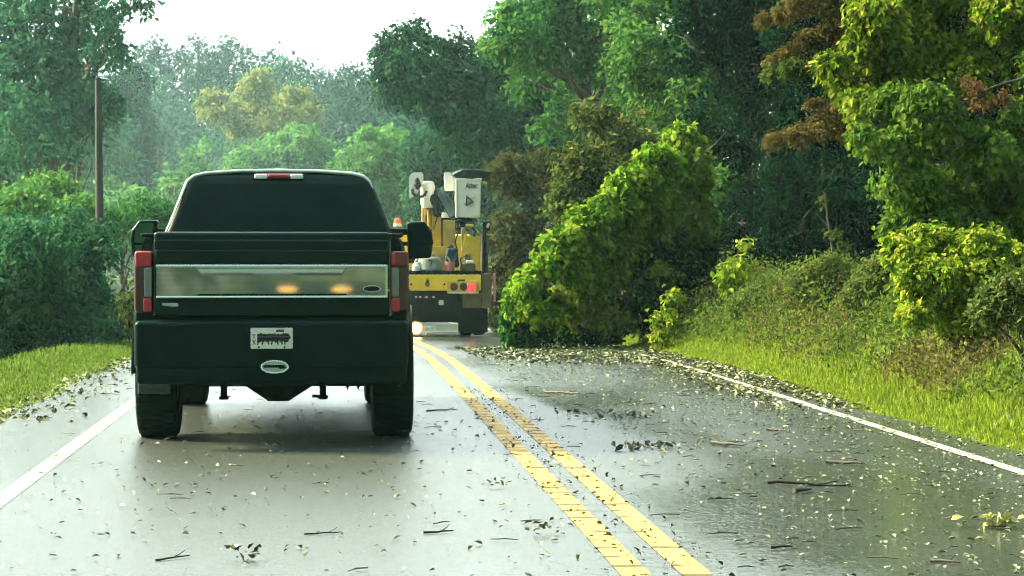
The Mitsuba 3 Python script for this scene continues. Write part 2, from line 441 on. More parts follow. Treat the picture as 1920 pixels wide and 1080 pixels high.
def woody(r, base, top, r0, blobs, limbs=9, twigs=14):
    """Trunk with limbs that reach into the crown's clumps, and twigs inside them."""
    ms = []
    m, p = limb(r, base, top, r0, r0 * 0.35, 11, 0.10); ms.append(m)
    idx = r.permutation(len(blobs))[:limbs]
    for i in idx:
        c, rad = np.asarray(blobs[i][0], float), np.broadcast_to(blobs[i][1], 3)
        j = int(np.clip(np.argmin(np.linalg.norm(p - (c - [0, 0, 0.6 * np.linalg.norm(c - top) * 0.3]), axis=1)) - 2, 2, len(p) - 1))
        m, q = limb(r, p[j], c, r0 * 0.42 * (1 - 0.6 * j / len(p)) + 0.012, r0 * 0.12 + 0.006, 7, 0.22, 0.06); ms.append(m)
        for _ in range(twigs):
            e = c + unit(r.normal(size=3) + [0, 0, 0.3]) * rad * r.uniform(0.5, 0.95)
            m, _q = limb(r, q[int(r.integers(3, 7))], e, r0 * 0.09 + 0.005, 0.004, 5, 0.25); ms.append(m)
    return cat(*ms)


def px_blobs(spec, Y, depth=0.0, r=None, squash=0.8):
    """Crown clumps from (px, py, radius in pixels[, distance offset])."""
    out = []
    for s in spec:
        yy = Y + (s[3] if len(s) > 3 else (r.uniform(-depth, depth) if depth else 0))
        rad = s[2] * yy / F
        out.append((at(s[0], s[1], yy), (rad, rad, rad * squash)))
    return out


def tree(name, label, base_px, Y, top_px, r0, blobs, sprigs, per, leaf, pal, seed, cat_='tree', group=None, limbs=8, twigs=10, base=None, **kw):
    r = np.random.default_rng(seed)
    key = thing(name, label, cat_, group)
    if base is None:
        b = at(base_px, 500, Y); base = np.array([b[0], Y, 0.0])
    base = np.array([base[0], base[1], ground_z(base[0], base[1]) - 0.1])
    put('trunk', woody(r, base, at(*top_px, Y), r0, blobs, limbs, twigs), 'bark', key, smooth=60)
    put_leaves('crown', foliage(r, blobs, sprigs, per, leaf, pal, **kw), key)
    return key


G_DEEP = [(0.005, 0.030, 0.017), (0.010, 0.050, 0.026), (0.022, 0.08, 0.036)]
G_MID = [(0.018, 0.085, 0.028), (0.042, 0.15, 0.042), (0.085, 0.22, 0.055)]
G_TEAL = [(0.020, 0.085, 0.050), (0.042, 0.14, 0.078), (0.08, 0.20, 0.10)]
G_LIGHT = [(0.05, 0.15, 0.042), (0.10, 0.24, 0.062), (0.18, 0.32, 0.085)]
G_YEL = [(0.04, 0.11, 0.012), (0.16, 0.23, 0.020), (0.42, 0.45, 0.07)]
G_OLIVE = [(0.022, 0.046, 0.014), (0.05, 0.082, 0.022), (0.11, 0.14, 0.034)]
G_BROWN = [(0.05, 0.045, 0.016), (0.095, 0.08, 0.028), (0.15, 0.12, 0.04)]
G_PALE = [(0.14, 0.18, 0.05), (0.24, 0.27, 0.08), (0.35, 0.33, 0.11)]

# --- left of the road
r = np.random.default_rng(21)
bl = px_blobs([(20, 60, 90), (60, 150, 100), (130, 120, 70), (20, 240, 100), (120, 230, 80), (60, 330, 90), (170, 200, 60), (200, 90, 42), (170, 40, 45), (120, 10, 60), (215, 20, 34), (262, 2, 34), (225, 110, 22), (150, 300, 60), (-40, 120, 110), (-60, 260, 120), (40, -40, 90), (170, -60, 80)], 58, 2.5, r)
tree('roadside_tree', 'tall airy green tree at the left edge with pale sky showing through its top branches', 60, 59, (150, -30), 0.26, bl, 3400, 9, 0.17, G_TEAL, 322, limbs=13, twigs=7, gap=0.42)
bl = px_blobs([(95, 370, 55), (40, 400, 60), (150, 400, 40), (120, 430, 50), (10, 440, 60)], 50, 1.5, r)
tree('leafy_shrub', 'pale green leafy bush catching light below the tall left tree', 80, 50, (90, 400), 0.06, bl, 1000, 9, 0.13, G_LIGHT, 23, 'shrub', limbs=5, twigs=6, gap=0.43)
bl = px_blobs([(60, 480, 90), (20, 560, 100), (120, 500, 70), (90, 590, 90), (160, 460, 50), (20, 640, 80), (-50, 520, 100), (150, 560, 60), (60, 660, 60), (-40, 640, 80), (110, 650, 60), (180, 640, 50), (30, 600, 80), (130, 600, 60), (60, 560, 90), (0, 690, 60), (80, 690, 50), (150, 670, 40), (140, 415, 34), (190, 430, 30), (40, 425, 44), (95, 435, 40), (220, 470, 30)], 42, 1.5, r)
tree('dark_thicket', 'dark green thicket standing behind the left grass verge, nearest the left edge', 60, 43, (60, 500), 0.08, bl, 4600, 9, 0.115, [(0.014, 0.06, 0.036), (0.038, 0.125, 0.066), (0.10, 0.20, 0.09)], 24, 'shrub', limbs=8, twigs=6, gap=0.43)
bl = px_blobs([(180, 560, 60), (215, 600, 60), (160, 620, 50), (230, 530, 45), (250, 640, 45), (200, 655, 40), (130, 640, 40), (270, 580, 50), (300, 620, 60), (290, 520, 50)], 46, 1.5, r)
tree('olive_shrub', 'olive green brush on the left verge beside the black pickup', 200, 46.5, (200, 560), 0.06, bl, 2000, 9, 0.11, G_OLIVE + [(0.1, 0.14, 0.04)], 25, 'shrub', limbs=7, twigs=6, gap=0.43)
bl = px_blobs([(210, 440, 70), (250, 480, 60), (270, 420, 60), (200, 500, 50), (310, 450, 70), (160, 480, 50)], 52, 1, r)
tree('leafy_shrub', 'mid green bush standing at the foot of the wooden pole', 230, 52.5, (230, 450), 0.07, bl, 1500, 9, 0.125, G_MID, 26, 'shrub', limbs=5, twigs=6, gap=0.43)
bl = px_blobs([(330, 330, 60), (290, 370, 70), (370, 360, 70), (250, 400, 60), (420, 340, 50), (330, 400, 90), (420, 400, 80), (235, 350, 40), (380, 300, 38), (300, 290, 30)], 88, 3, r)
tree('round_tree', 'rounded light green tree rising behind the left mirror of the pickup', 330, 89, (330, 330), 0.2, bl, 2400, 9, 0.24, G_LIGHT, 27, limbs=8, twigs=6, gap=0.43)
bl = px_blobs([(245, 160, 35), (235, 210, 42), (250, 250, 45), (225, 280, 50), (250, 310, 50), (215, 170, 28), (245, 350, 50)], 112, 2, r, squash=1.1)
tree('narrow_tree', 'narrow dark blue green tree standing just right of the wooden pole', 240, 112, (240, 170), 0.18, bl, 1300, 9, 0.27, G_DEEP, 28, limbs=7, twigs=5)
bl = px_blobs([(110, 200, 80), (160, 260, 80), (70, 280, 90), (190, 320, 70), (120, 350, 90), (170, 400, 80), (0, 250, 110), (200, 240, 46), (-60, 330, 120), (60, 400, 90)], 95, 4, r)
tree('background_tree', 'hazy grey green tree filling in behind the tall left tree and pole', 120, 96, (120, 240), 0.25, bl, 2300, 9, 0.27, G_TEAL, 29, limbs=8, twigs=5)
# the pole
pk = thing('utility_pole', 'dark weathered wooden pole among the trees on the left', 'pole')
b0, b1 = at(187, 430, 48), at(184, 150, 48)
base = np.array([b0[0] + 0.02, 48, ground_z(b0[0], 48) - 0.3])
pth = np.linspace(0, 1, 12)[:, None]
put('shaft', tube(base * (1 - pth) + b1 * pth, np.linspace(0.095, 0.062, 12), 14), 'pole_wood', pk, smooth=60)
put('cap', lathe_z([(0, 0.001), (0, 0.066), (0.02, 0.07), (0.04, 0.05), (0.05, 0.001)], *b1, 14), 'dark_steel', pk)

# --- behind the vehicles
bl = px_blobs([(408, 203, 36), (440, 215, 34), (478, 170, 30), (487, 145, 17), (470, 215, 42), (505, 210, 36), (558, 192, 26), (548, 178, 16), (530, 235, 45), (585, 215, 17), (500, 255, 36), (560, 230, 34), (445, 240, 25), (395, 190, 18)], 132, 2.5, r)
tree('yellowing_tree', 'pale yellow green tree with a ragged crown standing against the hazy hill above the pickup', 492, 132, (490, 210), 0.2, bl, 1900, 9, 0.27, G_PALE, 31, limbs=12, twigs=6, gap=0.43)
bl = px_blobs([(560, 285, 55), (520, 300, 50), (590, 300, 45), (480, 310, 45), (545, 330, 70), (610, 330, 50), (470, 340, 60)], 118, 2, r)
tree('leafy_tree', 'soft light green tree right behind the pickup roof', 550, 119, (550, 300), 0.2, bl, 1700, 9, 0.28, G_LIGHT, 32, limbs=7, twigs=5)
bl = px_blobs([(690, 285, 46), (730, 290, 50), (660, 310, 50), (770, 300, 46), (640, 330, 50), (710, 330, 80), (790, 320, 40), (770, 345, 60), (695, 262, 24), (760, 275, 24), (820, 350, 50), (640, 380, 60), (760, 390, 80)], 108, 2.5, r)
tree('leafy_tree', 'light green rounded tree to the left of the raised boom', 720, 109, (720, 300), 0.22, bl, 2600, 9, 0.27, G_LIGHT, 33, limbs=9, twigs=5)
bl = px_blobs([(800, 300, 55), (850, 320, 60), (880, 350, 60), (830, 370, 70), (900, 400, 70), (870, 440, 70), (790, 270, 30)], 92, 2.5, r)
tree('leafy_tree', 'grey green tree directly behind the white lift bucket', 860, 93, (850, 330), 0.2, bl, 1700, 9, 0.24, G_TEAL, 34, limbs=7, twigs=5)

# the far hill: one wooded mass
r = np.random.default_rng(40)
parts = []
for k in range(330):
    Y = r.uniform(150, 285)
    X = r.uniform(-0.135 * Y - 8, 0.10 * Y + 6)
    h = r.uniform(8, 13) * (0.8 if Y > 250 else 1)
    g0 = ground_z(X, Y)
    w = r.uniform(2.2, 3.8)
    bls = [(np.array([X + r.normal() * w * 0.4, Y + r.normal() * w * 0.4, g0 + h * q]), (w * s_, w * s_, h * 0.22)) for q, s_ in ((0.35, 0.9), (0.55, 1.0), (0.72, 0.85), (0.88, 0.55))]
    shade = r.uniform(0.7, 1.25)
    pal = np.array([(0.014, 0.036, 0.032), (0.028, 0.062, 0.054), (0.052, 0.095, 0.075)] if r.random() < 0.75 else G_TEAL) * shade
    parts.append(foliage(r, bls, 150, 6, 0.5, pal, spread=2.2, shell=0.7))
say(put_leaves('hillside_wood', parts), 'hazy blue green wooded hillside closing the view under the white sky', 'wood', kind='stuff')
for k, (px, py, h) in enumerate(((290, 66, 13), (372, 64, 14), (432, 66, 15), (512, 88, 13), (545, 108, 11), (655, 118, 12), (610, 130, 11))):
    Y = 262 + 4 * (k % 3)
    p = at(px, py, Y)
    s = r.uniform(0.8, 1.2)
    bls = [(p + np.array([dx * s, r.normal(), dz]), (rad, rad, rad * 0.85)) for dx, dz, rad in ((0, -1.3, 1.3), (-1.2, -2.6, 1.6), (1.3, -2.8, 1.7), (0, -4, 2.2), (-1.9, -4.8, 1.8), (1.9, -5.2, 1.9), (0, -7, 2.6))]
    what = ['first tree from the left on the skyline of the hazy hill, round topped', 'second tree from the left on the hill skyline, above the yellowing tree', 'tallest round crown on the hill skyline', 'loose open tree on the hill skyline right of the tallest crown',
            'small tree stepping down the hill skyline right of the loose open tree', 'tree on the hill skyline nearest the big overhanging trees', 'low tree in the bright notch of the hill skyline'][k]
    tree('skyline_tree', what, 0, Y, (px, py + 40), 0.2, bls, 420 if k != 3 else 260, 7, 0.5, [(0.014, 0.036, 0.032), (0.028, 0.062, 0.054), (0.052, 0.095, 0.075)], 50 + k, group=None, limbs=5, twigs=3, base=(p[0], Y), gap=0.3 if k != 3 else 0.45)

# --- right of the road
r = np.random.default_rng(60)
bl = px_blobs([(760, 95, 50), (735, 130, 40), (790, 150, 60), (740, 175, 36), (830, 85, 34), (860, 70, 24), (880, 120, 56), (800, 200, 50), (850, 190, 70), (920, 170, 70), (870, 240, 56), (930, 250, 80), (990, 220, 80), (900, 290, 40), (980, 300, 70), (1020, 160, 80), (780, 60, 24), (870, 275, 36), (1040, 260, 70), (720, 95, 22), (950, 110, 50)], 78, 3, r)
tree('overhanging_tree', 'dark green tree leaning out over the road above the yellow lift truck', 1085, 79, (960, 170), 0.34, bl, 4600, 9, 0.2, G_DEEP + [(0.05, 0.11, 0.045)], 61, limbs=18, twigs=8, gap=0.43)
bl = px_blobs([(1010, 20, 70), (980, 90, 60), (1060, 90, 80), (1120, 30, 90), (1000, 150, 50), (1100, 170, 80), (1160, 110, 90), (1060, -40, 90), (960, 40, 40), (1180, -10, 90), (930, 90, 26), (1050, 230, 60), (1200, 180, 70), (1140, 240, 60)], 66, 2.5, r)
tree('tall_tree', 'tall light green tree rising past the top of the frame behind the fallen tree', 1150, 67, (1080, 60), 0.34, bl, 3800, 9, 0.19, G_MID + [(0.16, 0.28, 0.07)], 62, limbs=12, twigs=7, gap=0.43)
bl = px_blobs([(1230, 60, 90), (1290, 140, 90), (1250, 190, 80), (1200, 120, 70), (1320, 30, 90), (1280, -60, 120), (1350, 110, 70), (1210, -30, 80), (1300, 230, 70), (1230, 260, 60), (1380, 200, 60), (1320, 300, 50, -7), (1335, 240, 50, -7), (1310, 180, 50, -6), (1345, 350, 40, -8)], 54, 2.5, r)
tree('tall_tree', 'deep green broad tree above the upper end of the fallen tree', 1330, 55, (1270, 60), 0.3, bl, 3400, 9, 0.15, [(0.03, 0.10, 0.028), (0.065, 0.16, 0.04), (0.13, 0.24, 0.06)], 63, limbs=11, twigs=7, gap=0.43)
bl = px_blobs([(1110, 240, 50), (1150, 290, 60), (1090, 310, 50), (1080, 360, 45), (1130, 360, 60), (1190, 330, 60), (1180, 240, 50), (1210, 290, 50), (1100, 410, 40), (1060, 390, 30)], 50, 1.5, r)
tree('bronze_tree', 'bronze and yellow green small tree between the lift bucket and the fallen tree', 1190, 50.5, (1150, 280), 0.13, bl, 2300, 9, 0.13, G_OLIVE + [(0.2, 0.2, 0.06)], 64, limbs=10, twigs=6, gap=0.43)
bl = px_blobs([(960, 330, 46), (1000, 380, 50), (940, 390, 40), (1020, 320, 40), (980, 440, 50), (940, 450, 36), (1040, 430, 50), (1000, 500, 50), (950, 510, 36), (960, 560, 36), (1060, 340, 36), (940, 600, 30)], 58, 1.5, r)
tree('roadside_shrub', 'brownish green shrub beside the right side of the lift truck', 1010, 58.5, (990, 400), 0.1, bl, 2300, 9, 0.14, [(0.035, 0.05, 0.02), (0.065, 0.08, 0.03), (0.12, 0.12, 0.04)], 65, 'shrub', limbs=9, twigs=6, gap=0.43)

# the wood behind the bank, its shade put into the leaf colours
r = np.random.default_rng(70)
wood = [('tree coloured dark for the shade in the gap between the fallen tree and the bright leaves', 1400, 46, [(1400, 120, 90), (1360, 230, 90), (1440, 210, 90), (1390, 320, 90), (1340, 330, 60), (1450, 330, 90), (1400, 420, 80), (1460, 40, 100), (1500, 140, 90), (1360, 30, 90), (1480, 430, 80), (1360, 480, 60), (1330, 420, 60), (1440, 490, 60), (1400, 510, 50), (1470, 520, 50), (1330, 40, 90), (1390, 60, 90), (1300, 90, 70), (1350, -20, 90), (1440, -20, 90), (1520, 190, 80), (1500, 270, 80), (1470, 60, 90)]),
        ('tree coloured dark for shade behind the brown leaved branches', 1560, 40, [(1560, 200, 110), (1520, 320, 100), (1620, 320, 110), (1580, 420, 90), (1500, 430, 70), (1640, 420, 80), (1560, 60, 120), (1660, 180, 100), (1560, -60, 130), (1700, 40, 120), (1540, 490, 60)]),
        ('tree coloured dark for shade at the right edge behind the bright leaves', 1800, 36, [(1780, 200, 130), (1850, 320, 120), (1720, 330, 110), (1900, 180, 130), (1800, 60, 140), (1790, 420, 110), (1920, 420, 120), (1980, 300, 140), (1900, -60, 150)])]
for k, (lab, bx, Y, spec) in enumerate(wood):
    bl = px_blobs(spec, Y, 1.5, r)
    tree('shaded_tree', lab, bx, Y + 1, (bx, 60), 0.2, bl, 4200, 9, 0.12, [(0.0015, 0.010, 0.006), (0.003, 0.019, 0.009), (0.011, 0.042, 0.017)], 71 + k, limbs=11, twigs=6)  # near-black leaf colours carry the deep shade of the gap
parts = []
for k in range(120):
    Y = r.uniform(34, 95)
    X = r.uniform(max(0.15 * Y + 3, 9.5), 0.34 * Y + 14)
    g0 = ground_z(X, Y); h = r.uniform(9, 14); w = r.uniform(1.6, 2.6)
    bls = [(np.array([X + r.normal() * 0.7, Y + r.normal() * 0.7, g0 + h * q]), (w * s_, w * s_, h * 0.2)) for q, s_ in ((0.14, 0.9), (0.36, 1.0), (0.58, 1.0), (0.82, 0.8))]
    parts.append(foliage(r, bls, 130, 6, 0.42, [(0.0012, 0.009, 0.006), (0.003, 0.017, 0.009), (0.008, 0.03, 0.013)], spread=2.2, shell=0.6))  # shade inside the forest is put into the leaf colours
say(put_leaves('forest', parts), 'forest coloured dark for shade behind the right bank', 'forest', kind='stuff')

# the fallen tree across the right lane
r = np.random.default_rng(83)
top = px_blobs([(1285, 275, 48, 1.5), (1245, 320, 52, 1), (1285, 340, 50, 2), (1200, 360, 52, 0.5), (1240, 385, 50, 1.2), (1155, 400, 52, 0.2), (1195, 430, 50, 0.8), (1110, 445, 52, 0), (1140, 480, 50, 0.4), (1070, 490, 48, -0.3), (1100, 525, 46, 0), (1030, 530, 44, -0.5), (1290, 420, 56, 2.2), (985, 570, 30, -0.6), (1225, 300, 30, 0.6), (1180, 345, 26, 0.2), (1090, 415, 26, -0.2), (1000, 530, 24, -0.8), (1270, 370, 54, 1.8), (1225, 420, 44, 1.2), (1290, 600, 24, 2.2), (1270, 560, 20, 2.0)], 37.5)
low = px_blobs([(1000, 570, 42, -0.3), (975, 600, 34, 0), (1050, 575, 46, 0.8), (1110, 570, 52, 1.4), (1170, 540, 56, 1.8), (1230, 500, 56, 2.2), (1280, 500, 52, 2.6), (1200, 590, 44, 2.0), (1140, 615, 32, 1.6), (960, 625, 26, 0.2), (1060, 620, 34, 1.0), (1260, 570, 46, 2.4), (1000, 628, 28, 0.2), (1310, 470, 46, 2.8), (1320, 540, 42, 2.8), (1270, 620, 30, 2.2), (1330, 595, 34, 2.8), (1230, 440, 60, 2.0), (1160, 480, 60, 1.5), (1210, 560, 50, 1.4), (1090, 620, 30, 0.9)], 37.5)
top += px_blobs([(985, 545, 26, -0.6), (1015, 500, 28, -0.6), (1045, 460, 28, -0.5), (1000, 580, 26, -0.7), (1060, 520, 30, -0.3), (1035, 570, 24, -0.5), (965, 575, 18, -0.6), (1130, 395, 26, 0), (1165, 355, 26, 0.2), (1080, 450, 34, -0.4), (1105, 425, 30, -0.3), (1025, 520, 34, -0.7), (1000, 545, 28, -0.8), (1060, 485, 34, -0.5)], 37.5)
top = [(c, tuple(np.array(q) * r.uniform(0.85, 1.12))) for c, q in top]
low = [(c, tuple(np.array(q) * r.uniform(0.75, 1.2))) for c, q in low]
spray = []
for k in range(46):
    u, v = r.random(), r.random()
    x = 1010 + 310 * u; ytop = 610 - 1.05 * (x - 960)
    spray.append((x, max(ytop, 250) + 30 + (625 - max(ytop, 250) - 40) * v ** 1.2, r.uniform(10, 24), 0.2 + 2.2 * u * (0.5 + 0.5 * v)))
spray = px_blobs(spray, 37.2)
fk = thing('fallen_tree', 'fallen tree draped in bright vine leaves lying across the right lane', 'tree')
ms = []
root = np.array([7.4, 42.5, ground_z(7.4, 42.5) + 0.3])
tips = [at(975, 590, 37), at(1040, 520, 37), at(1130, 430, 37.5), at(1270, 290, 38.5), at(1180, 560, 38), at(1250, 430, 39)]
main, q = limb(r, root, at(1010, 575, 37.2), 0.20, 0.05, 12, 0.06, 0.0); ms.append(main)
for t_ in tips:
    m, q2 = limb(r, q[int(r.integers(2, 8))], t_, 0.08, 0.015, 8, 0.15, 0.05); ms.append(m)
    for _ in range(9):
        m, _q = limb(r, q2[int(r.integers(2, 8))], q2[-1] + r.normal(size=3) * 0.35, 0.02, 0.004, 5, 0.25); ms.append(m)
put('trunk', cat(*ms), 'bark', fk, smooth=60)
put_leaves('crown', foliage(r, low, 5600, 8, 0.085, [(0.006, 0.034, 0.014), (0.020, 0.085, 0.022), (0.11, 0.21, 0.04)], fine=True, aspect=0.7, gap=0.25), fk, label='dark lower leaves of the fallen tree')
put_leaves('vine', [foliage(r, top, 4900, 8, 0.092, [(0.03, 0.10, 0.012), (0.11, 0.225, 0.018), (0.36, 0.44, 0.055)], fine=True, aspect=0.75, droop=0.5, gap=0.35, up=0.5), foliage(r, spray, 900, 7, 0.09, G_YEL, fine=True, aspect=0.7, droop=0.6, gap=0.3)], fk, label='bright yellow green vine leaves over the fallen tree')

# leaves and saplings on and above the bank
r = np.random.default_rng(90)
bl = px_blobs([(1640, 110, 60), (1700, 60, 70), (1600, 160, 45), (1670, 170, 60), (1740, 130, 70), (1640, 40, 50), (1780, 40, 80), (1590, 120, 35), (1700, 230, 40), (1620, 200, 36), (1560, 130, 28), (1850, 80, 70), (1820, 150, 60), (1640, -40, 70), (1760, -50, 90), (1900, 20, 80)], 25, 0.8, r)
tree('bright_tree', 'roadside tree with large sunlit yellow green leaves at the upper right', 1880, 26, (1760, 60), 0.10, bl, 6200, 9, 0.07, G_YEL, 91, limbs=14, twigs=8, fine=True, aspect=0.66, droop=0.7, gap=0.43, up=0.4)
bl = px_blobs([(1900, 230, 70), (1850, 290, 50), (1780, 300, 50), (1720, 350, 46), (1760, 380, 50), (1900, 350, 60), (1850, 400, 60), (1940, 130, 60), (1700, 400, 30), (1820, 220, 40), (1760, 240, 40), (1660, 300, 40), (1620, 270, 34), (1690, 280, 44), (1730, 300, 40), (1880, 460, 50), (1690, 350, 36), (1700, 240, 50), (1640, 235, 40), (1740, 200, 50), (1800, 180, 60), (1680, 200, 40), (1880, 180, 50), (1650, 330, 36), (1720, 430, 34), (1780, 430, 40), (1850, 440, 44), (1910, 430, 50), (1680, 430, 26)], 24, 0.7, r)
tree('hanging_tree', 'tangle of green hanging leaves at the right edge, under the sunlit leaves', 1960, 25, (1880, 200), 0.07, bl, 5600, 9, 0.066, [(0.03, 0.08, 0.016), (0.08, 0.16, 0.024), (0.2, 0.28, 0.04)], 92, limbs=9, twigs=7, fine=True, aspect=0.62, droop=0.8, gap=0.43)
bl = px_blobs([(1740, 460, 44), (1700, 490, 36), (1790, 470, 46), (1720, 520, 40), (1780, 520, 44), (1840, 470, 46), (1850, 520, 46), (1690, 455, 24), (1900, 500, 44), (1760, 560, 40), (1820, 560, 40), (1720, 550, 30), (1790, 545, 46), (1750, 530, 50), (1830, 590, 36), (1770, 600, 30), (1720, 590, 26)], 22, 0.5, r)
tree('bank_shrub', 'bright yellow green leafed shrub on the bank at the lower right of the trees', 1790, 22.3, (1780, 480), 0.03, bl, 2400, 9, 0.058, G_YEL, 93, 'shrub', limbs=8, twigs=6, fine=True, aspect=0.62, gap=0.43)
for k, (spec, Y, lab) in enumerate((([(1410, 560, 30), (1440, 545, 34), (1475, 555, 30), (1385, 580, 24), (1450, 575, 30)], 33, 'low brown green brush on the bank nearest the fallen tree'), ([(1520, 520, 34), (1560, 505, 36), (1500, 545, 30), (1590, 530, 34), (1545, 545, 34)], 29, 'brown green brush at the foot of the bare grey stem'),
                                   ([(1640, 520, 36), (1620, 545, 32), (1670, 545, 34), (1660, 500, 26), (1600, 560, 26)], 26, 'brown green brush on the bank just left of the bright leafed shrub'), ([(1880, 560, 40), (1920, 540, 44), (1850, 590, 30), (1930, 590, 36)], 19, 'tall weedy brush on the bank at the right edge of the frame'))):
    bl = px_blobs(spec, Y, 0.3, r)
    tree('bank_brush', lab, spec[1][0], Y + 0.1, (spec[1][0], spec[1][1]), 0.014, bl, 620, 9, 0.05, G_OLIVE + [(0.16, 0.19, 0.04)], 130 + k, 'shrub', limbs=5, twigs=7, aspect=0.5, gap=0.35)
for k, (spec, lab) in enumerate((([(1520, 75, 26), (1560, 65, 30), (1600, 90, 30), (1480, 100, 18), (1450, 120, 14)], 'brown leaved branch below the topmost brown branch'), ([(1500, 255, 28), (1540, 240, 32), (1590, 250, 30), (1460, 265, 22), (1570, 215, 26), (1440, 272, 14), (1620, 235, 24), (1530, 200, 18)], 'lowest and widest brown leaved branch hanging in front of the dark gap'),
                                ([(1500, 10, 26), (1540, 5, 26), (1470, 30, 20), (1430, 40, 14), (1560, 20, 26)], 'topmost brown leaved branch at the upper edge of the frame'), ([(1490, 130, 24), (1540, 120, 26), (1450, 140, 16), (1580, 145, 20)], 'olive brown branch between the two larger brown branches'))):
    bl = px_blobs(spec, 25.5, 0.3, r, squash=0.6)
    key = thing('withered_branch', lab, 'branch')
    a, b = at(1760, spec[0][1] - 30, 26.5), at(spec[0][0], spec[0][1], 25.5)
    m, q = limb(r, a, b, 0.03, 0.008, 9, 0.1)
    ms = [m] + [limb(r, q[int(r.integers(4, 9))], x[0], 0.010, 0.004, 5, 0.2)[0] for x in bl]
    put('stem', cat(*ms), 'bark', key, smooth=60)
    put_leaves('leaves', foliage(r, bl, 420, 9, 0.05, G_BROWN if k != 3 else G_OLIVE, droop=0.5, gap=0.25), key)
bl = px_blobs([(1835, 175, 13), (1860, 200, 11), (1815, 162, 9), (1884, 186, 10), (1848, 215, 8), (1825, 200, 7)], 23.5, 0.2, r)
key = thing('withered_branch', 'small reddish brown leaf spray at the right edge among green leaves', 'branch')
put('stem', limb(r, at(1960, 130, 24), at(1835, 175, 23.5), 0.02, 0.006, 8, 0.1)[0], 'bark', key, smooth=60)
put_leaves('leaves', foliage(r, bl, 90, 7, 0.055, [(0.07, 0.042, 0.018), (0.12, 0.07, 0.03), (0.16, 0.10, 0.04)]), key)
sk = thing('bare_sapling', 'thin bare grey stem standing at the top of the bank before the dark trees', 'sapling')
b0, b1 = at(1572, 500, 30), at(1545, 360, 30)
put('stem', cat(limb(r, b0 - [0, 0, 0.3], b1, 0.022, 0.008, 8, 0.06)[0], limb(r, b0 * 0.5 + b1 * 0.5, at(1530, 400, 30), 0.008, 0.004, 5, 0.1)[0]), 'bark', sk, smooth=60)
put_leaves('leaves', foliage(r, px_blobs([(1560, 440, 14), (1575, 470, 18), (1540, 380, 10)], 30), 40, 5, 0.06, G_OLIVE), sk)
for k, (px, py, lab) in enumerate(((1385, 505, 'slender leafy sapling with pale leaves just right of the fallen tree'), (1250, 600, 'low leafy sprig growing at the foot of the fallen tree'))):
    key = thing('leafy_sapling', lab, 'sapling')
    Y = (35, 35.5)[k]
    b = at(px - 10, py + 50, Y)
    b[2] = ground_z(b[0], Y)
    put('stem', limb(r, b, at(px + 8, py - 60, Y), 0.014, 0.005, 7, 0.1)[0], 'bark', key, smooth=60)
    put_leaves('leaves', foliage(r, px_blobs([(px, py, 26), (px - 20, py + 20, 20), (px + 10, py - 40, 16), (px - 5, py + 35, 22)], Y), 110, 7, 0.085, G_YEL, fine=True, aspect=0.6, droop=0.7), key)

# behind the camera the road runs on through the same woods
parts = []
r = np.random.default_rng(99)
for k in range(190):
    Y = r.uniform(-75, 8)
    sgn = r.choice([-1, 1])
    X = r.uniform(7.8, 20) if sgn > 0 else r.uniform(-22, -8)
    if Y < -52:
        X = r.uniform(-24, 24)
    g0 = ground_z(X, Y); h = r.uniform(9, 15); w = r.uniform(1.8, 3)
    bls = [(np.array([X + r.normal() * 0.7, Y + r.normal() * 0.7, g0 + h * q]), (w * s_, w * s_, h * 0.2)) for q, s_ in ((0.14, 0.9), (0.36, 1.0), (0.58, 1.0), (0.82, 0.8))]
    parts.append(foliage(r, bls, 60, 6, 0.65, G_MID, spread=2.2, shell=0.7))
say(put_leaves('roadside_wood', parts), 'green woods along the road behind the viewpoint', 'wood', kind='stuff')


# ---------------------------------------------------------------- grass, weeds, litter
def blades(r, X, Y, h, w, pal, lean=0.45):
    n = len(X)
    base = np.stack([X, Y, ground_z(X, Y) - 0.01], 1)
    a = r.uniform(0, 2 * np.pi, n)
    side = np.stack([np.cos(a), np.sin(a), 0 * a], 1)
    ln = np.stack([np.cos(a + 1.5), np.sin(a + 1.5), 0 * a], 1) * (r.normal(size=n) * lean * h)[:, None]
    up = np.array([0, 0, 1.0]) * h[:, None]
    W = (side * w)
    v = np.stack([base - W, base + W, base + up * 0.55 + ln * 0.35 + W * 0.8, base + up * 0.55 + ln * 0.35 - W * 0.8, base + up + ln], 1)
    t = np.array([[0, 1, 2], [0, 2, 3], [3, 2, 4]])
    f = (t[None] + (np.arange(n) * 5)[:, None, None]).reshape(-1, 3)
    c = pal_pick(r, pal, n) * r.uniform(0.75, 1.25, (n, 1))
    return v.reshape(-1, 3), f, np.repeat(c, 5, 0)


r = np.random.default_rng(110)
GRASS = [(0.08, 0.13, 0.014), (0.17, 0.24, 0.024), (0.29, 0.34, 0.055)]
n = 52000
Y = 11 + 36 * r.random(n) ** 1.25
X = right_edge(Y) + 0.0 + np.abs(r.normal(size=n)) * 0.42 - 0.05
clump = 0.55 + 0.9 * meshkit.fbm(np.stack([X * 2.2, Y * 2.2, X * 0], -1), 3, 2)
right_lawn = blades(r, X, Y, np.clip(0.035 + 0.13 * np.clip(X - right_edge(Y), 0, 0.8), 0.03, 0.14) * clump * r.uniform(0.7, 1.4, n), 0.0065, GRASS)
say(put_leaves('verge_grass', right_lawn, bsdf='blade'), 'bright yellow green grass strip between the white line and the right bank', 'grass', kind='stuff')
n = 45000
Y = 17 + 52 * r.random(n) ** 1.2
X = left_edge(Y) - 0.04 - np.abs(r.normal(size=n)) * 0.8
left_lawn = blades(r, X, Y, np.clip(0.02 + 0.05 * np.clip(left_edge(Y) - X, 0, 1.2), 0.02, 0.075) * r.uniform(0.6, 1.4, n), 0.008, [(0.06, 0.11, 0.02), (0.11, 0.18, 0.03), (0.17, 0.23, 0.05)])
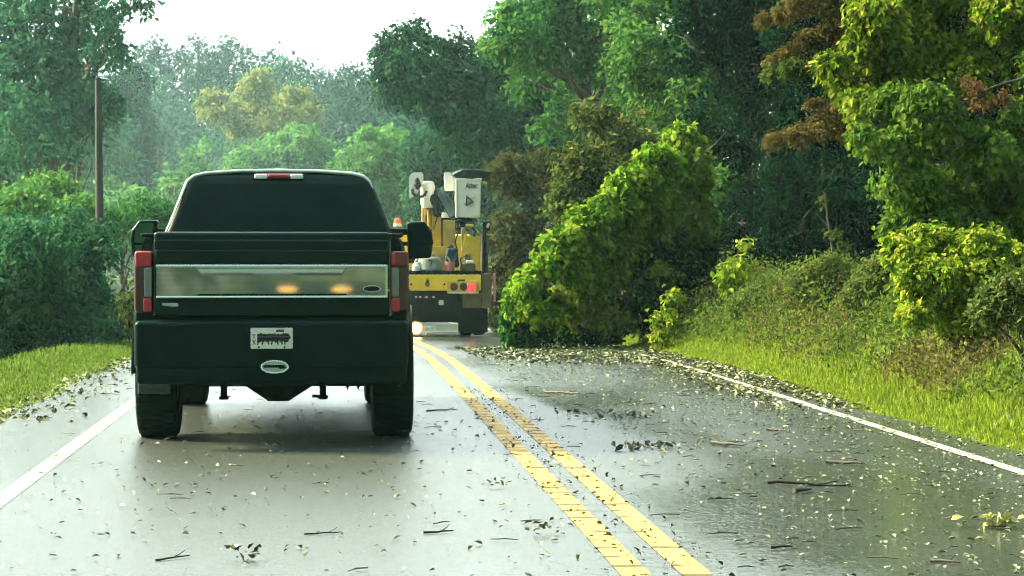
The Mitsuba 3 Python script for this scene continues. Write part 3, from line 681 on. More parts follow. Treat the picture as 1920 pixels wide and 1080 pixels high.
say(put_leaves('verge_grass', left_lawn, bsdf='blade'), 'short green grass strip along the left shoulder', 'grass', kind='stuff')
# weeds of the bank
n = 9000
Y = 13 + 30 * r.random(n)
X = 5.15 + r.random(n) ** 0.8 * 3.6
weed1 = blades(r, X, Y, r.uniform(0.10, 0.34, n) * (0.5 + meshkit.fbm(np.stack([X, Y, X * 0], -1) * 1.2, 3, 5)), 0.008, GRASS[:2] + [(0.16, 0.16, 0.05)], 0.6)
n = 17000
Y = 13 + 30 * r.random(n); X = 5.2 + r.random(n) ** 0.9 * 3.6
tall = meshkit.fbm(np.stack([X, Y, X * 0], -1) * 0.9, 3, 6)
c = np.stack([X, Y, ground_z(X, Y) + r.random(n) * 0.95 * tall ** 1.5], 1)
per = 8
pos = c[:, None] + r.normal(size=(n, per, 3)) * [0.09, 0.09, 0.06]
kind = meshkit.fbm(np.stack([X, Y, X * 0], -1) * 0.7, 2, 15)
pal = np.where((kind > 0.52)[:, None], pal_pick(r, [(0.05, 0.05, 0.018), (0.10, 0.09, 0.034), (0.15, 0.14, 0.045)], n), pal_pick(r, [(0.03, 0.065, 0.014), (0.075, 0.12, 0.022), (0.17, 0.22, 0.04)], n))
L = 0.055 * r.uniform(0.5, 1.6, n * per)
weed2 = leaf_mesh(pos.reshape(-1, 3), r.normal(size=(n * per, 3)) + [0, 0, 0.4], r.normal(size=(n * per, 3)) * 0.5 + [-0.3, -0.3, 0.8], L, L * 0.5, np.repeat(pal, per, 0) * r.uniform(0.7, 1.3, (n * per, 1)))
say(put_leaves('bank_weeds', [weed1, weed2], bsdf='blade'), 'tangled green and brown weeds covering the right bank', 'weeds', kind='stuff')

# leaf litter
r = np.random.default_rng(120)


def litter(X, Y, size, pal, tilt=0.25):
    n = len(X)
    c = np.stack([X, Y, road_z(Y) + 0.008 + r.random(n) * 0.012], 1)
    a = r.uniform(0, 2 * np.pi, n)
    ax = np.stack([np.cos(a), np.sin(a), r.normal(size=n) * tilt], 1)
    nn = np.stack([r.normal(size=n) * tilt, r.normal(size=n) * tilt, np.ones(n)], 1)
    L = size * r.uniform(0.5, 1.5, n)
    return leaf_mesh(c, ax, nn, L, L * r.uniform(0.45, 0.8, n), pal_pick(r, pal, n) * r.uniform(0.7, 1.2, (n, 1)), fold=0.25, fine=True)


PALE = [(0.05, 0.065, 0.022), (0.13, 0.15, 0.07), (0.29, 0.30, 0.19)]
DARK = [(0.012, 0.016, 0.008), (0.03, 0.034, 0.014), (0.07, 0.07, 0.025)]
n = 5200
Y = 9.5 + 30 * r.random(n) ** 1.1
X = np.clip(1.75 + (right_edge(Y) - 1.75) * r.beta(1.7, 1.0, n), 1.7, 4.72)
l1 = litter(X, Y, 0.031, PALE, 0.15)
n = 3600                                       # drift along the white line and in front of the fallen tree
Y = 21 + 17 * r.random(n) ** 0.7
X = right_edge(Y) - np.abs(r.normal(size=n)) * 0.42 + 0.10
on = (np.abs(X - 4.29) < 0.085) & (r.random(n) < 0.98); X = np.where(on, X - 0.30 * r.random(n) - 0.12, X)
l2 = litter(X, Y, 0.055, [(0.04, 0.05, 0.014), (0.11, 0.12, 0.035), (0.24, 0.23, 0.09)], 0.3)
n = 3600
Y = 30 + 9 * r.random(n) ** 0.7
X = 1.9 + 2.8 * r.random(n) ** 0.7
X = np.where((np.abs(X - 4.29) < 0.085) & (Y < 39), X - 0.3, X)
l3 = litter(X, Y, 0.055, [(0.03, 0.045, 0.014), (0.08, 0.095, 0.03), (0.2, 0.2, 0.08)], 0.35)
n = 1700                                       # dark bits everywhere
Y = 9 + 30 * r.random(n) ** 1.2
X = r.uniform(-2.9, 4.6, n)
l4 = litter(X, Y, 0.020, DARK, 0.3)
n = 420
Y = 9 + 12 * r.random(n); X = r.uniform(-1.7, 1.2, n)
l5 = litter(X, Y, 0.03, PALE, 0.3)
n = 500
Y = 20 + 14 * r.random(n); X = left_edge(Y) + np.abs(r.normal(size=n)) * 0.3 - 0.15
l6 = litter(X, Y, 0.05, [(0.04, 0.05, 0.02), (0.18, 0.2, 0.06), (0.36, 0.36, 0.18)], 0.5)
n = 500
Y = 9 + 16 * r.random(n); X = 1.18 + 0.52 * r.random(n)
l7 = litter(X, Y, 0.024, DARK, 0.5)
say(put_leaves('leaf_litter', [l1, l2, l3, l4, l5, l6, l7], bsdf='litter'), 'fallen leaves scattered over the wet road, thickest along the right white line', 'leaf litter', kind='stuff')
tw = []
for k in range(260):
    Y = 9 + 30 * r.random() ** 1.2
    X = r.uniform(-2.6, 4.5) if r.random() < 0.45 else r.uniform(1.7, 4.5)
    L, a = r.uniform(0.03, 0.17), r.uniform(-0.9, 0.9) + (np.pi if r.random() < .5 else 0)
    p = np.array([[X, Y, road_z(Y) + 0.012], [X + L * 0.5 * np.cos(a), Y + L * 0.5 * np.sin(a) + r.normal() * 0.01, road_z(Y) + 0.016], [X + L * np.cos(a + .1), Y + L * np.sin(a + .1), road_z(Y) + 0.01]])
    tw.append(tube(p, [0.003, 0.0034, 0.0015], 4))
say(put('twig_litter', cat(*tw), 'twig', smooth=False), 'tiny dark twigs strewn over the road surface', 'twigs', kind='stuff')
# sticks that can be told apart
sticks = [(292, 1050, 356, 1042, 0.006, 'short straight stick on the road at the bottom left, behind the pickup'), (1440, 915, 1600, 918, 0.012, 'long dark curved stick lying in the right lane'),
          (1335, 838, 1395, 843, 0.016, 'dark stick left of the long curved stick, farther up the right lane'), (1438, 812, 1480, 815, 0.012, 'straight dark stick close to the right white line'),
          (1550, 876, 1615, 880, 0.016, 'thick dark stick in the right lane just beyond the long curved one'), (1488, 932, 1520, 928, 0.016, 'short thick stub of wood just below the long curved stick'),
          (1020, 738, 1085, 742, 0.014, 'leafy twig lying across the far right lane near the centre lines'), (800, 772, 858, 770, 0.008, 'thin twig left of the yellow lines beside the pickup'),
          (795, 1003, 850, 1000, 0.007, 'thin twig on the left lane left of the yellow lines, near the bottom'), (1445, 1038, 1485, 1036, 0.008, 'thin twig at the bottom of the right lane'),
          (1745, 1065, 1800, 1070, 0.010, 'dark twig at the bottom right corner'), (570, 1003, 640, 1000, 0.005, 'pale thin twig on the left lane behind the pickup')]
for x0, y0, x1, y1, rad, lab in sticks:
    a, b = at(x0, y0, CAM_H * F / (y0 - 478)), at(x1, y1, CAM_H * F / (y1 - 478))
    a[2], b[2] = road_z(a[1]) + rad + 0.003, road_z(b[1]) + rad + 0.004
    m, q = limb(r, a, b, rad, rad * 0.5, 9, 0.10)
    m2, _ = limb(r, q[5], q[5] + (b - a) * 0.25 + np.array([0, 0.05, 0.02]), rad * 0.5, rad * 0.3, 4, 0.1)
    say(put('fallen_stick', cat(m, m2), 'twig', smooth=60), lab, 'stick')
clumps = [(460, 1048, 0.036, 'clump of green leaves and twigs on the road at the bottom, behind the pickup'), (935, 916, 0.03, 'small dark curled leaf standing on the left lane left of the yellow lines'), (1020, 1006, 0.035, 'curled brown leaf on the left lane close to the yellow lines at the bottom'),
          (1150, 785, 0.16, 'broad patch of leafy debris in the right lane beyond the centre lines'), (1230, 845, 0.11, 'patch of leaves in the middle of the right lane'), (1865, 1000, 0.05, 'pale yellow leaf cluster at the lower right corner of the road')]
for px, py, rad, lab in clumps:
    p = at(px, py, CAM_H * F / (py - 478))
    n = 14 if rad < 0.04 else int(260 * rad) + 20
    c = p + r.normal(size=(n, 3)) * [rad * 1.3, rad * (1.6 if rad > 0.1 else 0.8), 0]
    c[:, 2] = road_z(c[:, 1]) + 0.015 + r.random(n) * (0.05 if rad < 0.1 else 0.03)
    col = pal_pick(r, DARK + [(0.10, 0.11, 0.03)] if px != 1865 else [(0.22, 0.22, 0.07), (0.4, 0.4, 0.16), (0.5, 0.48, 0.24)], n)
    L = np.minimum(rad, 0.05) * r.uniform(0.7, 1.5, n)
    say(put_leaves('leaf_clump', leaf_mesh(c, r.normal(size=(n, 3)) * [1, 1, 0.5], r.normal(size=(n, 3)) * 0.5 + [0, -0.3, 0.8], L, L * 0.6, col, fine=True), bsdf='litter'), lab, None if n > 14 else 'leaves', kind='stuff')

# ---------------------------------------------------------------- the pickup (x right, y forward, z up; y = 0 at the rear axle)
PT = T().translate([-0.43, 18.5, float(road_z(18.5))])
pk = thing('pickup_truck', 'black crew cab pickup truck with a silver tailgate panel, left of the yellow lines', 'pickup truck')


def pp(name, mesh, bsdf, parent=None, smooth=35, label=None, **kw):
    return put(name, mesh if isinstance(mesh, trimesh.Trimesh) else tm(mesh), bsdf, parent or pk, smooth, to=PT, label=label, **kw)


def mirror_x(pts):
    return [(-x, *q) for x, *q in pts]


half = [(0.80, 0.60), (0.955, 0.63), (0.985, 0.74), (1.0, 0.90), (1.0, 1.08), (0.985, 1.16), (0.975, 1.30), (0.958, 1.42), (0.935, 1.475), (0.89, 1.492)]
outline = half + [(-x, z) for x, z in half[::-1]]
bed = m3.Manifold.extrude(m3.CrossSection([outline], m3.FillRule.NonZero), 2.02, 12).rotate([90, 0, 0]).translate([0, 0.92, 0])
bed = bed.warp_batch(lambda v: np.stack([v[:, 0] * (1 - 0.048 * np.clip((-0.15 - v[:, 1]) / 0.95, 0, 1) ** 1.6), v[:, 1], v[:, 2]], 1))
bed = bed - box(-0.84, 0.84, -2, 0.88, 0.93, 2)
arch = m3.Manifold.cylinder(3, 0.50, 0.50, 48).rotate([0, 90, 0]).translate([-1.5, 0, 0.44])
bed = bed - (arch ^ box(0.66, 2, -1, 1, -1, 2)) - (arch ^ box(-2, -0.66, -1, 1, -1, 2))
pp('bed', bed, 'paint_black', smooth=30)
for s in (-1, 1):
    pp('rail_cap', rbox(min(s * 0.80, s * 0.925), max(s * 0.80, s * 0.925), -1.05, 0.9, 1.485, 1.512, 0.01), 'plastic_black')
    fl = lathe_x([(-0.05, 0.50), (-0.05, 0.555), (0.0, 0.56), (0.03, 0.545), (0.03, 0.50)], s * 0.985, 0, 0.44, 56)
    fl = trimesh.intersections.slice_mesh_plane(fl, [0, 0, 1], [0, 0, 0.50])
    pp('wheel_arch', fl, 'plastic_black')
# tailgate
tg = pp('tailgate', cat(rbox(-0.825, 0.825, -1.20, -1.10, 0.925, 1.47, 0.018), rbox(-0.825, 0.825, -1.19, -1.03, 1.43, 1.522, 0.025), hull_pts([(-0.80, -1.196, 1.385), (0.80, -1.196, 1.385), (0.80, -1.196, 1.31), (-0.80, -1.196, 1.31)], 0.012)), 'paint_black')
y0 = -1.214
pn = pp('trim_panel', cat(plate([(-0.805, 1.062), (0.805, 1.062), (0.805, 1.288), (-0.805, 1.288)], y0, 0.012)), 'satin_silver', tg, label='brushed silver panel across the tailgate')
pp('chrome_strip', rbox(-0.808, 0.808, y0 - 0.010, y0 + 0.004, 1.272, 1.292, 0.006), 'chrome', tg)
pp('chrome_strip', rbox(-0.808, 0.808, y0 - 0.010, y0 + 0.004, 1.056, 1.074, 0.006), 'chrome', tg)
pp('chrome_strip', rbox(0.797, 0.811, y0 - 0.010, y0 + 0.004, 1.056, 1.292, 0.005), 'chrome', tg)
pp('raised_ridge', m3.Manifold.hull_points(np.array([(-0.53, y0 + .002, 1.268), (0.53, y0 + .002, 1.268), (-0.50, y0 - 0.016, 1.258), (0.50, y0 - 0.016, 1.258), (-0.49, y0 - 0.016, 1.236), (0.49, y0 - 0.016, 1.236), (-0.49, y0 + .002, 1.215), (0.49, y0 + .002, 1.215)])), 'chrome', tg)
pp('lower_groove', m3.Manifold.hull_points(np.array([(-0.54, y0 - .001, 1.076), (0.54, y0 - .001, 1.076), (-0.50, y0 - .005, 1.088), (0.50, y0 - .005, 1.088), (-0.54, y0 + .01, 1.076), (0.54, y0 + .01, 1.088)])), 'dark_steel', tg)
pp('emblem', oval(0.700, 1.122, 0.056, 0.018, y0 - 0.008, 0.009), 'dark_steel', tg)
ring = oval(0.700, 1.122, 0.064, 0.0245, y0 - 0.010, 0.010) - oval(0.700, 1.122, 0.056, 0.018, y0 - 0.03, 0.05)
pp('emblem_ring', ring, 'chrome', tg)
pp('badge', cat(rbox(-0.765, -0.655, -1.209, -1.196, 1.004, 1.024, 0.004), rbox(-0.72, -0.652, -1.211, -1.196, 0.998, 1.018, 0.004)), 'badge_grey', tg, label='small grey badge at the lower left of the tailgate')
# tail lights
for s in (-1, 1):
    X = lambda a, b: (min(s * a, s * b), max(s * a, s * b))
    tl = pp('tail_light', rbox(*X(0.832, 0.962), -1.185, -0.98, 0.955, 1.385, 0.025), 'lamp_housing')
    inner, outer = ('red_lens', 'dark_red_lens')
    pp('red_lens', rbox(*X(0.836, 0.955), -1.197, -1.02, 1.276, 1.388, 0.018), inner if s < 0 else 'dark_red_lens', tl)
    pp('clear_lens', rbox(*X(0.836, 0.893), -1.194, -1.10, 1.062, 1.272, 0.012), 'clear_lens', tl)
    pp('red_lens', rbox(*X(0.836, 0.900), -1.196, -1.10, 0.958, 1.058, 0.014), 'red_lens', tl)
    if s > 0:
        pp('red_lens', rbox(*X(0.838, 0.868), -1.204, -1.15, 1.29, 1.374, 0.010), 'red_lens', tl)
        pp('reflector', rbox(0.812, 0.824, -1.213, -1.19, 1.105, 1.118, 0.004), 'bright_lens', tl)
# bumper
bm = pp('bumper', cat(rbox(-0.955, 0.955, -1.275, -1.08, 0.56, 0.90, 0.035), rbox(-0.945, 0.945, -1.262, -1.06, 0.455, 0.62, 0.03)), 'plastic_black')
pp('step_pad', rbox(-0.80, 0.80, -1.255, -1.21, 0.89, 0.906, 0.006), 'rubber', bm)
plt = pp('licence_plate', plate([(-0.142, 0.705), (0.142, 0.705), (0.146, 0.71), (0.146, 0.846), (0.142, 0.85), (-0.142, 0.85), (-0.146, 0.846), (-0.146, 0.71)], -1.291, 0.022), 'plate_white', label='white licence plate with illegible dark characters')
chars = []
rr = np.random.default_rng(3)
for k in range(7):                               # characters too smeared to read: a dark band of lumps
    cx = -0.085 + k * 0.031
    chars.append(hull_pts([(cx - 0.010, -1.291, 0.760 + rr.uniform(-.008, .004)), (cx + 0.012, -1.291, 0.763 + rr.uniform(-.006, .006)), (cx + 0.013, -1.291, 0.806 + rr.uniform(-.006, .006)), (cx - 0.010, -1.291, 0.802 + rr.uniform(-.006, .006))], 0.006, 8))
    chars.append(hull_pts([(cx - 0.004, -1.291, 0.770), (cx + rr.uniform(-.014, .008), -1.291, 0.738)], 0.0055, 8))
chars.append(hull_pts([(-0.09, -1.291, 0.785), (0.12, -1.291, 0.785)], 0.013, 8))
pp('characters', cat(*chars), 'plate_ink', plt, smooth=False)
for q in ([(-0.136, 0.806), (-0.110, 0.806), (-0.110, 0.799), (-0.136, 0.799)], [(-0.126, 0.80), (-0.120, 0.80), (-0.120, 0.776), (-0.126, 0.776)], [(-0.135, 0.768), (-0.128, 0.768), (-0.110, 0.732), (-0.117, 0.732)], [(-0.117, 0.768), (-0.110, 0.768), (-0.128, 0.732), (-0.135, 0.732)]):
    pp('letter_stroke', plate(q, -1.2935, 0.004), 'plate_ink_green', plt, smooth=False)
pp('sticker', cat(plate([(0.03, 0.838), (0.085, 0.838), (0.085, 0.822), (0.03, 0.822)], -1.2935, 0.004)), 'pole_wood', plt, smooth=False)
for sx in (-0.09, 0.09):
    pp('bolt', m3.Manifold.cylinder(0.008, 0.007, 0.007, 12).rotate([90, 0, 0]).translate([sx, -1.289, 0.716]), 'dark_steel', plt)
ht = pp('hitch_cover', oval(0.02, 0.578, 0.098, 0.047, -1.277, 0.03), 'badge_grey', label='pale grey oval cover on the hitch receiver')
pp('rim', oval(0.02, 0.578, 0.098, 0.047, -1.283, 0.01) - oval(0.02, 0.578, 0.088, 0.038, -1.4, 0.4), 'bright_lens', ht)
pp('dark_band', cat(rbox(-0.06, 0.09, -1.282, -1.275, 0.572, 0.590, 0.003), rbox(0.045, 0.10, -1.2825, -1.275, 0.565, 0.578, 0.003)), 'undercarriage', ht)
pp('hitch_receiver', cat(box(-0.06, 0.10, -1.24, -0.9, 0.52, 0.63), rbox(-0.5, 0.5, -1.15, -1.05, 0.5, 0.62)), 'undercarriage')
for s in (-1, 1):
    a, b = sorted((s * 0.715, s * 0.99))
    mf = pp('mud_flap', rbox(a, b, -0.56, -0.545, 0.34, 0.86, 0.006), 'rubber')
    if s < 0:
        fp = pp('flap_plate', rbox(-0.985, -0.745, -0.575, -0.555, 0.352, 0.462, 0.010), 'flap_grey', mf, label='worn grey rectangular plate on the left mud flap')
    else:
        pp('flap_mark', cat(rod((0.90, -0.57, 0.40), (0.96, -0.57, 0.45), 0.008, 0.004)), 'flap_grey', mf)
# wheels
TY = [(-0.135, 0.235), (-0.15, 0.30), (-0.155, 0.35), (-0.145, 0.395), (-0.122, 0.412), (-0.09, 0.418), (0.09, 0.418), (0.122, 0.412), (0.145, 0.395), (0.155, 0.35), (0.15, 0.30), (0.135, 0.235)]
tread = []
for k in range(44):
    a = 2 * math.pi * k / 44
    for q, (u0, u1) in enumerate(((-0.128, -0.05), (-0.035, 0.035), (0.05, 0.128))):
        m = box(u0, u1, -0.020, 0.020, 0.405, 0.425).rotate([math.degrees(a) + q * 4, 0, 0])
        tread.append(m)
tyre_mesh = cat(lathe_x(TY, 0, 0, 0, 64), *tread)
spokes = [hull_pts([(0.10, 0, 0.06), (0.11, 0.0, 0.20), (0.10, 0.03, 0.205)], 0.016, 8).rotate([k * 45, 0, 0]) for k in range(8)]
rim_mesh = cat(lathe_x([(-0.13, 0.24), (0.125, 0.24), (0.13, 0.232), (0.10, 0.215), (0.0, 0.205), (-0.10, 0.215)], 0, 0, 0, 48), lathe_x([(0.02, 0.001), (0.02, 0.075), (0.12, 0.07), (0.125, 0.001)], 0, 0, 0, 24), *spokes)
for wy in (0.0, 4.06):
    for s in (-1, 1):
        tm_ = tyre_mesh.copy(); rm_ = rim_mesh.copy()
        if s < 0:
            for q in (tm_, rm_):
                q.apply_transform(np.diag([-1, 1, 1, 1.0]))
        for q in (tm_, rm_):
            q.apply_translation([s * 0.868, wy, 0.42])
        wh = pp('wheel', tm_, 'rubber', smooth=30)
        pp('rim', rm_, 'rim_metal', wh)
# underside
hx = 0.02
pp('rear_axle', cat(rod((-0.75, 0, 0.44), (0.75, 0, 0.44), 0.055, seg=16), m3.Manifold.hull_points(np.array([(hx + x, y, z) for x, z in ((-0.29, 0.41), (-0.28, 0.47), (0.30, 0.41), (0.29, 0.47), (-0.075, 0.265), (0.075, 0.265), (-0.12, 0.60), (0.12, 0.60)) for y in (-0.07, 0.07)])), m3.Manifold.sphere(0.155, 24).translate([hx, -0.03, 0.42])), 'undercarriage')
for s, x in ((-1, -0.39), (1, 0.35)):
    pp('shock_absorber', cat(box(x - 0.024, x + 0.024, -0.03, 0.03, 0.295, 0.60), rbox(x - 0.035, x + 0.035, -0.04, 0.04, 0.275, 0.30, 0.008), rod((x - 0.06 * s - 0.02, 0, 0.30), (x + 0.04, 0, 0.293), 0.012)), 'undercarriage')
for x in (-0.53, 0.53):
    pp('leaf_spring', cat(*[box(x - 0.035, x + 0.035, -0.72 + 0.12 * k, 0.72 - 0.12 * k, 0.50 - 0.012 * k, 0.510 - 0.012 * k) for k in range(4)]), 'undercarriage')
for bk_ in [m3.Manifold.hull_points(np.array([(x - 0.03, -0.1, 0.42), (x + 0.03, -0.1, 0.42), (x, -0.1, 0.345), (x - 0.03, -0.07, 0.42), (x + 0.03, -0.07, 0.42), (x, -0.07, 0.345)])) for x in (0.535, 0.615)]:
    pp('bracket', bk_, 'undercarriage')
pp('frame', cat(box(-0.50, -0.40, -1.15, 4.9, 0.56, 0.74), box(0.40, 0.50, -1.15, 4.9, 0.56, 0.74), box(-0.9, 0.9, -1.1, 4.7, 0.70, 0.78), box(-0.66, 0.66, -0.55, -0.40, 0.402, 0.62)), 'undercarriage')
pp('spare_tyre', lathe_z([(-0.11, 0.2), (-0.13, 0.30), (-0.11, 0.39), (0, 0.41), (0.11, 0.39), (0.13, 0.30), (0.11, 0.2)], 0.0, -0.62, 0.55, 36), 'rubber')
pp('exhaust_pipe', tube([(0.62, 3, 0.5), (0.62, 0.8, 0.5), (0.66, 0.3, 0.6), (0.66, -0.3, 0.6), (0.70, -0.7, 0.52), (0.78, -0.9, 0.5)], 0.04, 12), 'dark_steel')
pp('front_axle', cat(rod((-0.75, 4.06, 0.42), (0.75, 4.06, 0.42), 0.05), rbox(-0.6, 0.6, 3.9, 4.9, 0.44, 0.7)), 'undercarriage')
# cab, hood
pp('cab', rbox(-0.985, 0.985, 0.96, 3.75, 0.55, 1.50, 0.06), 'paint_black')
pp('hood', cat(hull_pts([(x, y, z) for x in (-0.91, 0.91) for y, z in ((3.5, 0.65), (4.93, 0.65), (3.5, 1.42), (4.85, 1.28))], 0.07), ) , 'paint_black')
pp('front_bumper', rbox(-0.98, 0.98, 4.95, 5.16, 0.52, 0.82, 0.05), 'chrome')
pp('grille', rbox(-0.62, 0.62, 4.95, 5.03, 0.84, 1.22, 0.02), 'chrome')
for s in (-1, 1):
    a, b = sorted((s * 0.64, s * 0.94))
    pp('headlight', rbox(a, b, 4.9, 5.02, 0.88, 1.2, 0.03), 'clear_lens')
rt = 0.075
roofp = [(x, y, z) for s in (-1, 1) for x, y, z in ((s * 0.845, 0.985 + rt, 1.46), (s * 0.845, 3.50, 1.44), (s * 0.672, 1.13, 1.90), (s * 0.662, 2.55, 1.91), (s * 0.60, 1.145, 1.935), (s * 0.40, 1.16, 1.952), (s * 0.58, 2.5, 1.94), (s * 0.36, 2.5, 1.955))]
pp('roof', hull_pts(roofp, rt, 28), 'paint_black', smooth=45)
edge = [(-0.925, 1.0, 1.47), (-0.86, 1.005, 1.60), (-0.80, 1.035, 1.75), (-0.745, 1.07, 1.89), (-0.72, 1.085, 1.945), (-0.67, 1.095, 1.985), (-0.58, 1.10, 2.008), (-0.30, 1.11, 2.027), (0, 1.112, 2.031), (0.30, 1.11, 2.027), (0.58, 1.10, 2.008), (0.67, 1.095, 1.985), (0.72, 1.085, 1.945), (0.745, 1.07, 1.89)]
pp('painted_roof_sheen', tube(edge, [0.006, 0.007, 0.009, 0.012] + [0.015] * 8 + [0.010, 0.003], 10), 'sheen_paint', smooth=60, label='added pale tube imitating the sky sheen along the rear of the roof')  # tube added to imitate the bright reflection along the roof rim
# rear window: follows the sloping rear face of the cab
def rear_y(z):
    return 0.985 + (1.13 - 0.985 - rt) * (z - 1.46) / (1.895 - 1.46)
def slant_panel(poly, off, thick):
    m = plate(poly, 0, thick)
    n = m3.Manifold(m3.Mesh(np.array(m.to_mesh().vert_properties[:, :3], np.float32), np.array(m.to_mesh().tri_verts))) if False else m
    return n.warp_batch(lambda v: np.stack([v[:, 0], v[:, 1] + 0.985 + 0.145 * (v[:, 2] - 1.46) / 0.435 + off, v[:, 2]], 1))
wpoly = [(-0.855, 1.475), (0.855, 1.475), (0.70, 1.90), (0.66, 1.925), (-0.66, 1.925), (-0.70, 1.90)]
rw = pp('rear_window', slant_panel(wpoly, -0.012, 0.03), 'tinted_glass', smooth=False, label='dark tinted rear window of the pickup cab')
wm = m3.Manifold.extrude(m3.CrossSection([wpoly], m3.FillRule.NonZero).offset(0.012, m3.JoinType.Round, 2, 16) - m3.CrossSection([wpoly], m3.FillRule.NonZero).offset(-0.006, m3.JoinType.Round, 2, 16), 0.03).rotate([90, 0, 0]).translate([0, 0.03, 0])
pp('seal', wm.warp_batch(lambda v: np.stack([v[:, 0], v[:, 1] + 0.985 + 0.145 * (v[:, 2] - 1.46) / 0.435 - 0.016, v[:, 2]], 1)), 'rubber', rw, smooth=False)
for x in (-0.29, 0.29):
    m = plate([(x - 0.006, 1.48), (x + 0.006, 1.48), (x + 0.006, 1.92), (x - 0.006, 1.92)], 0, 0.02).warp_batch(lambda v: np.stack([v[:, 0], v[:, 1] + 0.985 + 0.145 * (v[:, 2] - 1.46) / 0.435 - 0.0145, v[:, 2]], 1))
    pp('divider', m, 'undercarriage', rw, smooth=False)
for s in (-1, 1):
    for ya, yb, yc, yd in ((1.20, 2.12, 2.08, 1.28), (2.22, 3.32, 2.75, 2.18)):
        q = np.array([(ya, 1.53), (yb, 1.53), (yc, 1.88), (yd, 1.88)])
        v = [(s * (0.92 - (z - 1.46) * 0.39 + e), y, z) for e in (-0.02, 0.006) for y, z in q]
        pp('side_window', m3.Manifold.hull_points(np.array(v)), 'tinted_glass', smooth=False)
pp('windshield', m3.Manifold.hull_points(np.array([(x, y + e, z) for e in (0, 0.02) for x, y, z in ((-0.80, 3.60, 1.50), (0.80, 3.60, 1.50), (-0.66, 2.70, 1.93), (0.66, 2.70, 1.93))])), 'tinted_glass', smooth=False)
hl = pp('brake_lamp', rbox(-0.198, 0.198, 1.055, 1.16, 1.955, 2.008, 0.02), 'smoked_lens', label='high brake lamp over the rear window')
pp('clear_lens', rbox(-0.192, -0.090, 1.046, 1.10, 1.962, 2.002, 0.012), 'bright_lens', hl)
pp('clear_lens', rbox(0.090, 0.192, 1.046, 1.10, 1.962, 2.002, 0.012), 'bright_lens', hl)
pp('red_lens', rbox(-0.089, 0.089, 1.045, 1.10, 1.966, 2.000, 0.012), 'red_lens', hl)
# mirrors
for s in (-1, 1):
    y = 2.88
    pts = [(1.09, 1.655), (1.235, 1.655), (1.30, 1.585), (1.315, 1.48), (1.30, 1.36), (1.12, 1.35)] if s < 0 else [(1.075, 1.64), (1.21, 1.645), (1.275, 1.58), (1.29, 1.46), (1.27, 1.34), (1.09, 1.33)]
    inset = lambda k, lo, hi: [(1.195 + (x - 1.195) * k, min(max(z, lo), hi)) for x, z in pts]
    mr = pp('mirror', hull_pts([(s * (1.195 + (x - 1.195) * 0.86), yy, z + (0.015 if z < 1.5 else -0.015)) for x, z in pts for yy in (y, y + 0.14)], 0.022), 'paint_black', label='left door mirror with a chamfered outer corner' if s < 0 else 'right door mirror, dark and rounded')
    pp('glass', m3.Manifold.hull_points(np.array([(s * x, yy, z) for x, z in inset(0.76, 1.465, 1.635) for yy in (y - 0.026, y - 0.018)])), 'mirror_glass' if s < 0 else 'tinted_glass', mr, smooth=False)
    pp('convex_glass', m3.Manifold.hull_points(np.array([(s * x, yy, z) for x, z in inset(0.72, 1.365, 1.445) for yy in (y - 0.028, y - 0.018)])), 'mirror_glass' if s < 0 else 'tinted_glass', mr, smooth=False)
    pp('arm', cat(rbox(*sorted((s * 0.90, s * 1.12)), y, y + 0.06, 1.535, 1.59, 0.015), rbox(*sorted((s * 0.90, s * 1.12)), y, y + 0.06, 1.44, 1.475, 0.012)), 'plastic_black', mr)
for s in (-1, 1):
    for yh in (1.5, 2.6):
        pp('door_handle', rbox(*sorted((s * 0.975, s * 1.005)), yh, yh + 0.2, 1.22, 1.26, 0.01), 'chrome')

# ---------------------------------------------------------------- the car that follows: its lit grille lamps glint in the tailgate
fc = thing('following_car', 'car nose just behind the viewpoint whose two warm lamps glint in the silver tailgate', 'car')
FT = T().translate([-0.25, 0, 0])
def fp_(name, mesh, bsdf, parent=None, **kw):
    return put(name, tm(mesh), bsdf, parent or fc, 35, to=FT, **kw)
fp_('hood', hull_pts([(x, y, z) for x in (-0.80, 0.80) for y, z in ((0.75, 0.5), (0.75, 0.93), (1.72, 0.5), (1.68, 0.86))], 0.06), 'paint_black')
fp_('bumper', rbox(-0.88, 0.88, 1.6, 1.95, 0.32, 0.62, 0.08), 'plastic_black')
fp_('grille', rbox(-0.55, 0.55, 1.70, 1.82, 0.62, 0.80, 0.03), 'dark_steel')
for s in (-1, 1):
    hl = fp_('lamp', m3.Manifold.cylinder(0.09, 0.06, 0.075, 28).rotate([-90, 0, 0]).translate([s * 0.36, 1.76, 0.905]), 'chrome')
    fp_('lit_lens', m3.Manifold.sphere(0.07, 20).scale([1.9, 0.25, 0.62]).translate([s * 0.36, 1.85, 0.905]), 'clear_lens', hl, emitter={'type': 'area', 'radiance': rgb(1.1, 0.55, 0.10)})
    fp_('wheel', lathe_x(TY, s * 0.75, 1.15, 0.33, 40).apply_translation([0, 0, 0]) if False else cat(lathe_x([(a * 0.75, b * 0.78) for a, b in TY], s * 0.75, 1.15, 0.33, 40)), 'rubber')

# ---------------------------------------------------------------- the yellow lift truck (local x from its middle, z above its ground; 88.6 photo pixels per metre there)
BY = 51.9
B0 = at(813, 632, BY)
BT = T().translate([float(B0[0]), BY, float(road_z(BY))])
bk = thing('lift_truck', 'yellow utility lift truck with a white bucket raised behind its cab, ahead of the pickup', 'utility truck')
S_ = 88.6


def lx(px): return (px - 813) / S_
def lz(py): return (632 - py) / S_


def bp(name, mesh, bsdf, parent=None, smooth=35, label=None, **kw):
    return put(name, mesh if isinstance(mesh, trimesh.Trimesh) else tm(mesh), bsdf, parent or bk, smooth, to=BT, label=label, **kw)


